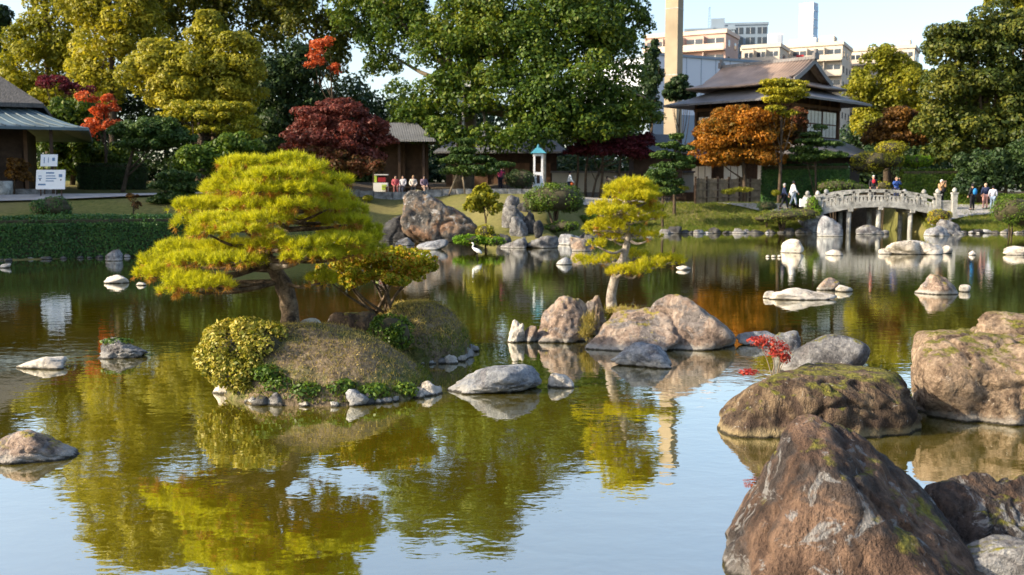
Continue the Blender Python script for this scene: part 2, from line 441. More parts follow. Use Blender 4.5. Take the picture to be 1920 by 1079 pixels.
fr = t.n('Fresnel'); fr.inputs['IOR'].default_value = 2.6; t.l(nrm, fr.inputs['Normal'])
fac = t.maprange(fr.outputs[0], 0.2, 0.62, 0.58, 0.95)
mx = t.n('MixShader'); t.l(fac, mx.inputs[0]); t.l(dif.outputs[0], mx.inputs[1]); t.l(glo.outputs[0], mx.inputs[2])
M['water'] = t.done(mx.outputs[0])
add('pond_water', (np.array([(-110, -30, 0), (110, -30, 0), (110, 92, 0), (-110, 92, 0)], float), np.array([[0, 1, 2, 3]])), M['water'], loc=(0, 0, 0), kind='structure')

M['gravel'] = mat_plain('path_gravel', (0.33, 0.32, 0.31), 0.2, 2.0, 0.95, 0.1, 0, 0.6, 40)
M['kerb'] = mat_rock('kerb_stone', (0.09, 0.09, 0.09), (0.22, 0.22, 0.22), (0.36, 0.36, 0.36), 3, band=0, lichen=0.2)
def ribbon(pts, w, lift, sub=3):
    P = bend(np.array([(x, y, 0) for x, y in pts]), sub)
    V, Fs = [], []
    for i, q in enumerate(P):
        tg = P[min(i + 1, len(P) - 1)] - P[max(i - 1, 0)]; tg /= np.linalg.norm(tg)
        nn = np.array([-tg[1], tg[0], 0])
        for k in range(5):
            r = q + nn * w * (k / 4 - 0.5)
            V.append((r[0], r[1], float(ground_z(r[0], r[1])) + lift))
    for i in range(len(P) - 1):
        for k in range(4):
            Fs.append((i * 5 + k, i * 5 + k + 1, (i + 1) * 5 + k + 1, (i + 1) * 5 + k))
    return np.array(V), Fs
add('path', ribbon([(-44, 41), (-31, 46.5), (-23, 49.3), (-17.5, 53.5), (-13.5, 60), (-9, 64.6), (-4, 65.5), (2, 66), (6, 68.5), (10, 70.5), (14, 70), (17, 67.5), (19.3, 66.4)], 2.3, 0.11, 6), M['gravel'], loc=(0, 0, 0), smooth=True, kind='structure')
add('path', ribbon([(26.9, 65.2), (30, 66.6), (35, 67.5), (44, 68), (56, 64)], 2.8, 0.11, 6), M['gravel'], loc=(0, 0, 0), smooth=True, kind='structure')
# edging slabs along the middle path
rng = np.random.default_rng(5)
wall = thing('retaining_wall', 'low grey stone retaining wall edging the gravel path above the giant boulder', 'wall', (-6, 62.6, 1.9))
kx = -11.5
while kx < 2.2:
    wd = rng.uniform(0.7, 1.2); z0 = float(ground_z(kx + wd / 2, 63.0))
    add('stone_block', box((kx + wd / 2, 62.7 + rng.uniform(-.03, .03), z0 + 0.02 + rng.uniform(-.02, .02)), (wd - 0.04, 0.5, 0.62)), M['kerb'], wall)
    kx += wd

# ------------------------------------------------------------------ rocks
def rock_shape(seed, sub, nfac=12, p=13, rough=0.09, planes=None, freq=1.6, fine=0.4):
    rg = np.random.default_rng(seed)
    U, Fq = ico(sub)
    if planes is None:
        N = rg.normal(size=(nfac, 3)); N /= np.linalg.norm(N, axis=1)[:, None]
        N = np.vstack([N, [[0, 0, 1], [0, 0, -1], [1, 0, 0], [-1, 0, 0], [0, 1, 0], [0, -1, 0]]])
        h = np.concatenate([rg.uniform(0.66, 1.0, nfac), rg.uniform(1.0, 1.3, 6)])
    else:
        N = np.array([q[:3] for q in planes], float); N /= np.linalg.norm(N, axis=1)[:, None]
        h = np.array([q[3] for q in planes], float)
    D = np.maximum(U @ N.T, 0) / h
    r = 1.0 / (np.sum(D ** p, axis=1)) ** (1.0 / p)
    V = U * r[:, None]
    nz = fbm(V * freq / max(1e-6, np.abs(V).max()) + seed * 3.7, seed, 6, 0.58)
    rd = -np.abs(fbm(V * freq * 1.7 / np.abs(V).max() + seed, seed + 40, 4)) * fine
    cr = fbm(V * freq * 0.9 / np.abs(V).max() + seed * 1.3, seed + 71, 3)
    cr2 = fbm(V * freq * 1.9 / np.abs(V).max() + seed * 2.1, seed + 81, 3)
    groove = -0.9 * np.exp(-(cr / 0.07) ** 2) - 0.5 * np.exp(-(cr2 / 0.08) ** 2)
    V = V * (1 + rough * (nz * 1.7 + rd + groove * 0.8))[:, None]
    return V, Fq
ROCK_N = [0]
def rock(label, x0, x1, yt, yb, mat, seed=None, depth=0.8, sub=4, name='rock', cat='rock', group=None, sink=0.3, z0=0.0, rough=0.1, nfac=12, lean=0.0, p=12, d=None, taper=0.28):
    """a rock standing at the water line: its photo box gives width and height, its foot on z0 the distance"""
    ROCK_N[0] += 1
    seed = seed or ROCK_N[0] * 7 + 3
    f = onz((x0 + x1) / 2, yb, z0) if d is None else at((x0 + x1) / 2, yb, d)
    wd = (x1 - x0) / ppm(f[1]); dp = wd * depth
    yc = f[1] + dp * 0.42
    wd = (x1 - x0) / ppm(yc); xc = ((x0 + x1) / 2 - CX) / F * yc
    zt = CAMH - (yt - HZ) / F * yc
    zt = max(zt, z0 + 0.03)
    V, Fq = rock_shape(seed, sub, nfac, p, rough)
    lo, hi = V.min(0), V.max(0)
    V = (V - (lo + hi) / 2) / ((hi - lo) / 2)
    V[:, 0] += lean * V[:, 2]
    V[:, :2] *= (1 - taper * np.clip((V[:, 2] + 1) / 2 - 0.3, 0, 1))[:, None]
    V[:, 2] += 0.18 * V[:, 0] * ((seed % 5) - 2) / 2
    lo, hi = V.min(0), V.max(0); V = (V - (lo + hi) / 2) / ((hi - lo) / 2)
    h = zt - z0
    W = np.stack([xc + V[:, 0] * wd / 2, yc + V[:, 1] * dp / 2, z0 + h * (V[:, 2] + 1 - 2 * sink) / (2 - 2 * sink)], 1)
    return add(name, (W, Fq), M[mat], None, (xc, yc, z0), True, label=label, cat=cat, group=group)
def hero(name, label, cat, centre, planes, mat, seed, sub=6, p=14, rough=0.07, freq=2.2, fine=0.5):
    """planes: (normal, point the plane goes through)"""
    c = np.array(centre, float); pl = []
    for n, q in planes:
        n = np.array(n, float); n /= np.linalg.norm(n)
        pl.append((*n, max(0.05, float(n @ (np.array(q) - c)))))
    V, Fq = rock_shape(seed, sub, p=p, rough=rough, planes=pl, freq=freq, fine=fine)
    return add(name, (V + c, Fq), M[mat], None, (c[0], c[1], 0), True, label=label, cat=cat)

A = at
hero('boulder', 'tall pointed brown boulder with pale lichen, ridge running from its peak', 'boulder', (2.35, 6.7, 0.15), [
    ((-.84, -.3, .44), A(1466, 806, 6.5)), ((.50, -.42, .72), A(1560, 806, 6.5)), ((-.85, .35, .4), A(1468, 806, 6.9)), ((.45, .55, .7), A(1580, 822, 6.9)),
    ((0, -.1, 1), A(1500, 797, 6.6)), ((-.97, .18, -.05), A(1312, 1060, 6.4)), ((.75, -.1, .62), A(1800, 1000, 6.6)), ((0, 1, .1), (2.3, 7.9, 0)), ((0, -1, .12), (2.3, 5.3, 0)), ((0, 0, -1), (2, 6, -.5)), ((1, 0, .2), (3.7, 6.6, 0)),
    ((-.3, -.8, .5), A(1470, 930, 6.15))], 'rock_front', 12, 6, 16, 0.085, 2.4, 0.7)
hero('boulder', 'wide brown mossy boulder with flat top between the pointed boulder and the red shrub', 'boulder', (3.05, 10.75, 0.15), [
    ((-.72, -.2, .66), A(1402, 750, 10.3)), ((-.97, .2, -.1), A(1352, 800, 10.4)), ((0, -.9, .12), A(1560, 800, 9.95)), ((.1, -.55, .85), A(1600, 720, 10.2)), ((0, .05, 1), A(1560, 696, 10.7)), ((.97, -.1, .05), A(1711, 770, 10.6)),
    ((.6, -.2, .7), A(1690, 710, 10.5)), ((.35, -.85, -.45), A(1660, 822, 10.0)), ((0, 1, .2), (3, 11.7, 0)), ((0, 0, -1), (3, 10, -.5)), ((-.45, .35, .82), A(1440, 712, 10.8)), ((-.4, -.8, .3), A(1400, 790, 10.0))], 'rock_mossy', 31, 6, 14, 0.1, 2.8, 0.7)
hero('boulder', 'huge tan rounded boulder with green moss capping its flat top', 'boulder', (5.55, 11.75, 0.25), [
    ((-.92, .38, -.06), A(1706, 690, 11.2)), ((-.15, -.97, .16), A(1800, 760, 10.5)), ((.02, -.28, .96), A(1780, 640, 11.0)), ((-.7, .1, .7), A(1718, 655, 11.0)), ((0, .1, 1), A(1800, 622, 11.6)),
    ((1, 0, 0), (7.4, 11, 0)), ((0, 1, .1), (5.5, 13.1, 0)), ((-.2, -.8, -.55), A(1770, 812, 10.75)), ((0, 0, -1), (5, 11, -.5)), ((-.8, -.1, -.55), A(1724, 770, 10.9))], 'rock_tan', 58, 6, 8, 0.1, 3.0, 0.6)
rock('pale tan rock resting on the mossy top of the huge tan boulder', 1842, 2010, 586, 660, 'rock_tan', 5, 0.7, 5, z0=0.72, d=11.5, sink=.25)
rock('jagged brown rock with pale crest right of the pointed boulder', 1742, 1990, 906, 1045, 'rock_front', 9, 0.75, 5, rough=0.16)
rock('low flat dark slab at the foot of the jagged brown rock', 1800, 2030, 1018, 1100, 'rock_grey', 23, 0.5, 5)
rock('smooth round dark grey boulder behind the mossy boulder', 1467, 1637, 627, 706, 'rock_grey', 17, 0.8, 5, rough=0.05, p=6)
rock('low pale blue stone behind the red shrub', 1384, 1470, 622, 648, 'rock_blue', 18, 0.5)
rock('knobbly grey stone leaning on the round dark grey boulder', 1455, 1507, 622, 668, 'rock_grey', 19, 0.8)

# rocks of the small pine islet
rock('tan pointed rock at the left shoulder of the small pine islet', 1004, 1112, 555, 644, 'rock_warm', 41, 0.9, 5, rough=0.14)
rock('knobbly warm rock beside the small pine trunk', 1084, 1150, 553, 640, 'rock_warm', 22, 0.9, 5, rough=0.2, d=17.3)
rock('rounded warm rock in the middle front of the small pine islet', 1092, 1276, 580, 660, 'rock_warm', 43, 0.75, 5, rough=0.1)
rock('broad pinkish rounded boulder on the small pine islet', 1205, 1388, 551, 657, 'rock_warm', 64, 0.7, 5, rough=0.07, p=10)
rock('pale blue-grey stone in front of the small pine islet', 1148, 1267, 644, 691, 'rock_blue', 45, 0.7, 5, rough=.14)
rock('small pale rock with a notch beside the tan pointed rock', 951, 985, 601, 643, 'rock_white', 46, 0.9, rough=0.2)
rock('small dark-footed stone between the notched rock and the tan pointed rock', 978, 1010, 611, 643, 'rock_warm', 47, 0.9)
rock('low warm rock filling the gap under the small pine', 1130, 1240, 574, 640, 'rock_warm', 50, 0.8, 5, d=17.6)

# single stones in the pond
rock('flat blue-grey slab rock between the two islets', 836, 1018, 684, 741, 'rock_blue', 51, 0.7, 5, rough=0.12, p=8, sink=.3, taper=.62)
rock('little white stone beside the flat blue-grey slab', 1027, 1079, 701, 728, 'rock_white', 52, 0.8)
rock('grey pitted rock with green tufts on the open water', 177, 265, 636, 674, 'rock_grey', 53, 0.8, 5, rough=0.16)
rock('flat white stone barely above the water near the sign reflection', 21, 118, 671, 693, 'rock_white', 54, 0.6)
rock('tan grey rock cut by the picture edge on the dark water', -40, 136, 814, 870, 'rock_warm', 55, 0.7, 5, rough=0.13)
rock('small warm stone with a flat tail near the hedge side water', 195, 240, 515, 532, 'rock_white', 56, 0.8)
rock('tiny flat white stone beside the small warm stone', 250, 272, 529, 536, 'rock_white', 57, 0.8, 3)
rock('upright grey stone at the foot of the long clipped hedge', 197, 229, 468, 490, 'rock_grey', 158, 0.8, 4, taper=.9, rough=.18)
rock('tiny white stone by the hedge at the picture edge', -4, 20, 494, 503, 'rock_white', 59, 0.8, 3)
rock('smooth pale oval stone between egret and small pine', 1042, 1073, 482, 497, 'rock_blue', 60, 0.8, 3, p=6)
rock('flat white stone beyond the right branch of the small pine', 1268, 1298, 498, 507, 'rock_white', 61, 0.7, 3)
rock('brown cracked rock at the shore behind the small pine', 1068, 1112, 444, 472, 'rock_warm', 62, 0.8, 4)
rock('round white stone with its reflection before the grassy bank', 1466, 1506, 448, 475, 'rock_white', 63, 0.9, 4)
rock('small white stone right of the round white stone', 1550, 1581, 468, 480, 'rock_white', 65, 0.7, 3)
for x in (1436, 1447, 1458):
    rock('tiny white pebble stone beside the round white stone', x, x + 8, 478, 483, 'rock_white', None, 0.8, 2, group='pebble stones left of the round white stone')
rock('long low cream rock before the bridge', 1662, 1746, 450, 478, 'rock_white', 66, 0.5, 4, rough=0.15)
rock('cream rock end with dark hollow before the bridge', 1722, 1772, 454, 478, 'rock_white', 67, 0.6, 4, rough=0.15)
rock('small cream stone at the left tip of the long low rock', 1648, 1672, 466, 477, 'rock_white', 68, 0.7, 3)
rock('small pointed cream stone at the right tip of the long low rock', 1762, 1788, 460, 476, 'rock_white', 69, 0.7, 3)
rock('lone white pebble right of the long low rock', 1818, 1830, 470, 479, 'rock_white', 70, 0.8, 3)
rock('flat cream stone cut by the picture edge right of the bridge', 1877, 1960, 461, 479, 'rock_white', 71, 0.5, 4)
rock('low pale reef stone lying under the dome stone', 1440, 1570, 539, 563, 'rock_white', 72, 0.45, 4, rough=0.16)
rock('small pale knob at the left tip of the reef stone', 1432, 1458, 546, 560, 'rock_white', 73, 0.8, 3)
rock('dome shaped pale stone on the reef stone', 1533, 1575, 520, 545, 'rock_warm', 74, 0.8, 4, p=7)
rock('small white stone at the right tip of the reef stone', 1570, 1602, 534, 548, 'rock_white', 75, 0.8, 3)
rock('pale peaked rock on open water before the bridge', 1721, 1800, 514, 553, 'rock_warm', 76, 0.7, 4, sink=.35)
rock('round white pebble beside the pale peaked rock', 1800, 1824, 534, 548, 'rock_white', 77, 0.8, 3)
rock('grey boulder under the left end of the bridge', 1532, 1577, 404, 444, 'rock_blue', 78, 0.8, 4)
rock('flat pointed grey stone lying between the bridge piers', 1600, 1655, 421, 440, 'rock_grey', 79, 0.6, 4)
rock('small grey stone beside the flat pointed stone under the bridge', 1650, 1668, 431, 439, 'rock_grey', 80, 0.8, 3)
rock('grey cleft boulder on the right bank foot beside the bridge', 1755, 1803, 411, 441, 'rock_grey', 81, 0.8, 4, rough=0.16)
rock('low grey rock at the water before the cleft boulder', 1733, 1782, 423, 443, 'rock_blue', 82, 0.8, 4, rough=0.16)
# far middle shore
rock('giant streaked rusty and grey boulder on the far bank', 752, 898, 356, 455, 'rock_multi', 91, 0.8, 6, name='boulder', cat='boulder', rough=0.09, sink=.2, p=9)
rock('black wedge shaped rock left of the giant boulder', 702, 780, 404, 453, 'rock_dark', 92, 0.8, 5, sink=.2)
rock('small dark round stone before the black wedge rock', 740, 777, 445, 461, 'rock_grey', 93, 0.8, 4)
rock('flat pale slab stone at the foot of the giant boulder', 779, 842, 449, 469, 'rock_blue', 94, 0.7, 4)
for i, (x0, x1, yt, yb, m) in enumerate([(938, 990, 444, 466, 'rock_grey'), (985, 1048, 441, 466, 'rock_grey'), (1010, 1050, 424, 450, 'rock_warm'), (944, 1004, 418, 452, 'rock_grey'), (1046, 1092, 438, 460, 'rock_blue'), (930, 960, 438, 462, 'rock_dark'), (1085, 1120, 434, 452, 'rock_grey')]):
    rock(['mottled grey slab at the water foot of the dry cascade', 'broad grey rock at the water right of the cascade slab', 'rusty tan rock perched above the broad grey shore rock', 'grey rock wedged above the cascade slab', 'blue-grey rock tapering out right of the broad shore rock', 'blackish rock beside the bright waterside bush', 'last grey rock of the pile before the brown cracked rock'][i], x0, x1, yt, yb, m, None, 0.9, 4, rough=0.16)
for i, (x0, x1, yt, yb, d) in enumerate([(940, 985, 385, 420, 51), (975, 1010, 395, 430, 50), (935, 975, 365, 398, 55), (970, 1005, 372, 402, 54), (955, 990, 405, 436, 49.5), (1000, 1020, 412, 432, 49)]):
    g0 = A((x0 + x1) / 2, yb, d)  # shade over the cascade is put into these darker stone colours
    rock(['grey rock low in the dry cascade', 'shade-darkened rock leaning in the middle of the dry cascade', 'grey top rock of the dry cascade', 'shade-darkened top rock of the dry cascade beside its grey twin', 'grey lowest step rock of the dry cascade', 'small shade-darkened rock at the side of the dry cascade'][i], x0, x1, yt, yb, ('rock_grey', 'rock_dark')[i % 2], None, 0.8, 4, rough=0.18, z0=min(float(g0[2]), float(ground_z(g0[0], g0[1])) + .1), d=d)

CN = {'rock_white': 'white', 'rock_blue': 'blue-grey', 'rock_grey': 'mottled grey', 'rock_dark': 'blackish', 'rock_warm': 'tan'}
def shore_line(label, group, pts, step, size, seed, mats=('rock_grey', 'rock_blue', 'rock_dark')):
    rg = np.random.default_rng(seed)
    P = np.array(pts, float); L = np.concatenate([[0], np.cumsum(np.linalg.norm(np.diff(P, axis=0), axis=1))])
    s = 0.0
    while s < L[-1]:
        x, y = np.interp(s, L, P[:, 0]), np.interp(s, L, P[:, 1])
        w = size[0] + (size[1] - size[0]) * rg.random() ** 1.7; h = w * rg.uniform(0.28, 0.52)
        V, Fq = rock_shape(int(rg.integers(1, 9999)), 3, 10, 10, 0.14)
        V = V / np.abs(V).max(0) * [w / 2, w * 0.42, h * 0.75] @ np.array(Matrix.Rotation(rg.uniform(0, 6), 3, 'Z')).T
        y += rg.uniform(-.4, .3)
        V[:, :2] *= (1 - 0.3 * np.clip(V[:, 2] / h, 0, 1))[:, None]
        mk = mats[int(rg.integers(len(mats)))]
        o = add('shore_stone', (V + [x, y, h * 0.15], Fq), M[mk], None, (x, y, 0), True, label=CN[mk] + ' ' + label, cat='stone', group=CN[mk] + ' ' + group)
        s += w * rg.uniform(*step)
shore_line('stone edging the grassy bank left of the bridge', 'stones edging the grassy bank', [(5.0, 59.6), (8, 61.2), (14, 61.9), (18.8, 62.6)], (0.4, 0.85), (0.25, 1.2), 3, ('rock_grey', 'rock_dark', 'rock_dark', 'rock_dark', 'rock_blue'))
shore_line('stone edging the lawn right of the bridge', 'stones edging the right lawn', [(26.3, 62), (28.5, 61.7), (31.5, 62.2), (33.5, 62)], (0.4, 0.85), (0.25, 1.0), 4, ('rock_grey', 'rock_blue', 'rock_dark'))
shore_line('stone at the channel edge under the bridge', 'stones of the channel edge', [(19.3, 63.6), (19.9, 68), (20.5, 73)], (0.9, 1.3), (0.5, 0.8), 6, ('rock_dark',))
shore_line('small stone half hidden under the long clipped hedge', 'stones under the long hedge', [(-20.5, 36.0), (-14.2, 39.4)], (1.0, 2.2), (0.25, 0.5), 8, ('rock_dark', 'rock_grey'))
shore_line('stone on the shore left of the black wedge rock', 'stones left of the black wedge rock', [(-13.0, 44), (-11.2, 50.4), (-8.4, 53.2)], (0.9, 1.4), (0.5, 0.9), 9)

# ------------------------------------------------------------------ leaves
def leaves(rng, C, Rr, n, size, asp=0.6, inner=0.25, upbias=0.35, jit=0.55, wts=None):
    """n leaf faces spread in the shells of the clumps (centres C, radii Rr)"""
    C, Rr = np.asarray(C, float), np.asarray(Rr, float)
    w = np.prod(Rr, axis=1) ** (2 / 3) if wts is None else wts
    k = rng.choice(len(C), n, p=w / w.sum())
    D = rng.normal(size=(n, 3)); D[:, 2] += upbias; D /= np.linalg.norm(D, axis=1)[:, None]
    rr = np.where(rng.random(n) < inner, rng.random(n) ** 0.5, 0.82 + 0.28 * rng.random(n))
    P = C[k] + D * Rr[k] * rr[:, None]
    N = D / Rr[k]; N /= np.linalg.norm(N, axis=1)[:, None]
    N = N + rng.normal(0, jit, (n, 3)); N[:, 2] += 0.2; N /= np.linalg.norm(N, axis=1)[:, None]
    T = np.cross(N, rng.normal(size=(n, 3))); T /= np.linalg.norm(T, axis=1)[:, None] + 1e-9
    B = np.cross(N, T)
    s = size * rng.uniform(0.6, 1.4, n)[:, None]
    V = np.stack([P - T * s / 2, P + B * s * asp / 2 + N * s * 0.06, P + T * s / 2, P - B * s * asp / 2 + N * s * 0.06], 1).reshape(-1, 3)
    return V, np.arange(4 * n).reshape(n, 4)
def subclumps(rng, lobes, per, rel=(0.2, 0.36), flat=0.8, low=-0.35):
    C, Rr = [], []
    for c, r in lobes:
        c, r = np.array(c, float), np.array(r, float)
        for _ in range(per):
            while True:
                D = rng.normal(size=3); D /= np.linalg.norm(D)
                if D[2] > low: break
            q = rng.uniform(0.62, 1.0)
            a = rng.uniform(*rel) * np.mean(r[[0, 2]])
            C.append(c + D * r * q); Rr.append((a, a, a * flat))
    return np.array(C), np.array(Rr)
def limbs(rng, base, top, lobes, r0, k=7):
    """tapered trunk with limbs reaching into the lobes"""
    base, top = np.array(base, float), np.array(top, float)
    tr = bend([base - [0, 0, 0.3], base + (top - base) * 0.35 + rng.normal(0, .15, 3) * r0 * 3, base + (top - base) * 0.7 + rng.normal(0, .15, 3) * r0 * 4, top], 4)
    n = len(tr)
    parts = [tube(tr, np.linspace(r0 * 1.15, r0 * 0.35, n), 8)]
    for j in range(min(k, len(lobes) * 2)):
        c, r = lobes[j % len(lobes)]
        c = np.array(c, float) + rng.normal(0, 0.3, 3) * np.array(r)
        s = tr[int(rng.integers(n // 3, n - 1))]
        mid = (s + c) / 2 + [0, 0, -0.08 * np.linalg.norm(c - s)] + rng.normal(0, .1, 3)
        b = bend([s, mid, c], 4)
        parts.append(tube(b, np.linspace(r0 * 0.42, r0 * 0.08, len(b)), 6))
    return join(*parts)
def lobe_px(l, d0):
    """(px, py, rx, ry[, depth offset]) -> centre and radii in metres"""
    d = d0 + (l[4] if len(l) > 4 else 0)
    return at(l[0], l[1], d), (l[2] / ppm(d), max(l[2], l[3]) * 0.9 / ppm(d), l[3] / ppm(d))
TS = [100]
LN_ = (1.35, 1.12)
def tree(name, label, d, lobes, mat, n, size, bx=None, r0=0.3, group=None, cat='tree', per=14, rel=(0.2, 0.36), bark='bark', flat=0.8, inner=0.3, k=7, low=-0.6, base=None, jit=0.5, fill=.22):
    n = int(n * LN_[0]); size = size * LN_[1]; per = int(per * 1.15); rel = (rel[0] * 1.1, rel[1] * 1.1)
    TS[0] += 1; rg = np.random.default_rng(TS[0])
    L = [lobe_px(l, d) for l in lobes]
    cx = bx if bx is not None else np.mean([l[0] for l in lobes])
    X = (cx - CX) / F * d
    b = np.array([X, d, float(ground_z(X, d))]) if base is None else np.array(base, float)
    tops = max(c[2] for c, r in L)
    top = np.array([np.mean([c[0] for c, r in L]) * 0.6 + b[0] * 0.4, d, b[2] + (tops - b[2]) * 0.85])
    t0 = thing(name, label, cat, b, group)
    add('trunk', limbs(rg, b, top, L, r0, k), M[bark], t0, smooth=True)
    C, Rr = subclumps(rg, L, per, rel, flat, low)
    Va, Fa = leaves(rg, C, Rr, int(n * (1 - fill)), size, inner=0.1, jit=jit)
    Vb, Fb = leaves(rg, [c for c, r in L], [np.array(r) * .8 for c, r in L], max(4, n - int(n * (1 - fill))), size * 1.25, inner=0.6, jit=0.8)
    add('crown', (np.vstack([Va, Vb]), np.vstack([Fa, Fb + len(Va)])), M[mat], t0)
    return t0

# ------------------------------------------------------------------ pines with clipped pads
def tufts(rng, P, D, per, length, width, spread=0.55):
    """needle tufts at P pointing along D: thin triangles"""
    n = len(P); m = n * per
    Pr, Dr = np.repeat(P, per, 0), np.repeat(D, per, 0)
    N = Dr + rng.normal(0, spread, (m, 3)); N /= np.linalg.norm(N, axis=1)[:, None]
    L = length * rng.uniform(0.65, 1.25, m)[:, None]
    B = np.cross(N, rng.normal(size=(m, 3))); B /= np.linalg.norm(B, axis=1)[:, None] + 1e-9
    b0 = Pr + rng.normal(0, length * 0.12, (m, 3))
    V = np.stack([b0 - B * width / 2, b0 + B * width / 2, b0 + N * L], 1).reshape(-1, 3)
    return V, np.arange(3 * m).reshape(m, 3)
def pad(rng, c, r, ntuft, per, length, width, under=False, spread=0.8):
    D = rng.normal(size=(ntuft, 3))
    D[:, 2] = np.abs(D[:, 2]) * (-0.5 if under else 0.9) - (0 if under else 0.12)
    D /= np.linalg.norm(D, axis=1)[:, None]
    q = rng.uniform(0.6, 1.0, ntuft) ** 0.5
    lump = 1 + 0.22 * fbm(D * 2.2 + rng.uniform(0, 50), 3, 2)
    P = np.array(c) + D * np.array(r) * (q * lump)[:, None]
    nd = D / np.array(r); nd /= np.linalg.norm(nd, axis=1)[:, None]
    nd = nd * 0.75 + np.array([0, 0, 0.65 if not under else 0.1])
    P += rng.normal(0, 0.25, P.shape) * np.array(r) * [.25, .25, .5]
    return tufts(rng, P, nd, per, length, width, spread)

# ------------------------------------------------------------------ islets
t = NT('islet_turf'); g = t.n('NewGeometry'); p = g.outputs['Position']
n1, n2 = t.noise(2.2, 4, 0.65, p), t.noise(14, 4, 0.7, p)
c = t.ramp(n2, [(0.3, (0.05, 0.04, 0.025)), (0.5, (0.15, 0.115, 0.075)), (0.72, (0.3, 0.24, 0.15))])
c = t.mix(t.maprange(n1, 0.48, 0.62, 0, 0.75), c, t.ramp(n2, [(0.3, (0.03, 0.05, 0.01)), (0.7, (0.12, 0.14, 0.03))]))
M['islet'] = t.done(t.bsdf(c, 0.95, 0.1, 0, t.bump(n2, 0.9, 0.05)))
def islet(c, rx, ry, h, skew, seed, pw=0.62, sk2=0.0):
    a = np.linspace(-1.08, 1.08, 64); X, Y = np.meshgrid(a, a)
    q = 1 - (np.abs(X) ** 2.3 + np.abs(Y) ** 2.3)
    P = np.stack([X.ravel(), Y.ravel(), np.zeros(X.size)], 1)
    q = q.ravel() + 0.16 * fbm(P * 2.1 + seed, seed, 4)
    z = np.where(q > 0, h * np.clip(q, 0, 1) ** pw * (1 - skew * P[:, 0] + sk2 * P[:, 1]), 0.5 * q) 
    z = np.maximum(z + np.where(q > 0, 0.05 * h * fbm(P * 6 + seed, seed + 2, 4), 0), -0.35)
    V = np.stack([c[0] + P[:, 0] * rx, c[1] + P[:, 1] * ry, z], 1)
    i = np.arange(64 * 64).reshape(64, 64)
    Fq = np.stack([i[:-1, :-1].ravel(), i[:-1, 1:].ravel(), i[1:, 1:].ravel(), i[1:, :-1].ravel()], 1)
    keep = (V[Fq][:, :, 2].max(1) > -0.3)
    return V, Fq[keep], q
def surf_z(V, x, y):
    return float(V[np.argmin((V[:, 0] - x) ** 2 + (V[:, 1] - y) ** 2), 2])
def blades(rng, V, q, n, length, width, lo=0.12, lean=0.5):
    ok = np.where(q > lo)[0]
    k = rng.choice(ok, n)
    P = V[k] + np.stack([rng.uniform(-.03, .03, n), rng.uniform(-.03, .03, n), np.full(n, -0.005)], 1)
    D = np.tile([0.0, 0, 1.0], (n, 1))
    return tufts(rng, P, D, 1, length, width, lean)
rng = np.random.default_rng(77)
V1, F1, q1 = islet((-2.3, 12.75), 1.32, 1.22, 0.74, 0.42, 3, 0.85, 0.12)
isl1 = add('islet', (V1, F1), M['islet'], None, (-2.3, 12.7, 0), True, kind='structure')
bl = rng.choice(np.where(q1 > 0.1)[0], 9000)
add('grass', blades(rng, V1, q1, 9000, 0.05, 0.008, 0.1, 0.9), M['drygrass'], isl1, kind='stuff')
# greener growth low on the slope
ql = np.where((q1 > 0.02) & (q1 < 0.33), 1.0, 0.0)
add('grass', blades(rng, V1, ql, 5000, 0.06, 0.012, 0.5, 0.6), M['turf'], isl1, kind='stuff')
V2, F2, q2 = islet((-1.5, 15.35), 0.86, 1.0, 0.8, 0.0, 8, 0.55)
isl2 = add('islet', (V2, F2), M['islet'], None, (-1.5, 15.35, 0), True, kind='structure')
add('grass', blades(rng, V2, q2, 9000, 0.06, 0.009, 0.08, 0.8), M['drygrass'], isl2, kind='stuff')
add('grass', blades(rng, V2, np.where((q2 > 0.02) & (q2 < 0.3), 1.0, 0.0), 3500, 0.06, 0.012, 0.5, 0.6), M['turf'], isl2, kind='stuff')
def edge_stones(c, rx, ry, a0, a1, n, label, group, seed, sz):
    rg = np.random.default_rng(seed)
    for i in range(n):
        a = a0 + (a1 - a0) * (i + rg.uniform(-.2, .2)) / max(1, n - 1)
        x = c[0] + rx * np.sign(math.cos(a)) * abs(math.cos(a)) ** 0.87; y = c[1] + ry * np.sign(math.sin(a)) * abs(math.sin(a)) ** 0.87
        w = sz[0] + (sz[1] - sz[0]) * rg.random() ** 2
        rr_ = rg.uniform(.93, 1.05); x = c[0] + (x - c[0]) * rr_; y = c[1] + (y - c[1]) * rr_
        V, Fq = rock_shape(int(rg.integers(1, 9999)), 3, 9, 14, 0.22)
        V = V / np.abs(V).max(0) * [w / 2, w * rg.uniform(.3, .5), w * rg.uniform(.25, .5)] @ np.array(Matrix.Rotation(rg.uniform(-.5, .5), 3, 'Y')).T
        mk = ('rock_white', 'rock_blue', 'rock_grey', 'rock_dark')[int(rg.integers(4))]
        add('edging_stone', (V + [x, y, w * rg.uniform(0, .12)], Fq), M[mk], None, (x, y, 0), True, label=CN[mk] + ' ' + label, cat='stone', group=CN[mk] + ' ' + group)
edge_stones((-2.3, 12.75), 1.30, 1.2, R(192), R(356), 30, 'rough stone edging the waterline of the big pine islet', 'edging stones of the big pine islet', 5, (0.1, 0.36))
edge_stones((-1.5, 15.35), 0.86, 1.0, R(215), R(372), 18, 'rough stone edging the waterline of the mound behind the big pine', 'edging stones of the rear mound', 6, (0.09, 0.3))
rock('brown flat-faced rock between the two grassy mounds', 604, 712, 585, 640, 'rock_mossy', 33, 0.8, 5, d=14.3, z0=0.3)
rock('smooth cream stone at the foot of the big pine trunk', 558, 604, 597, 623, 'rock_white', 34, 0.8, 4, p=5, rough=0.04, d=13.2, z0=0.62)

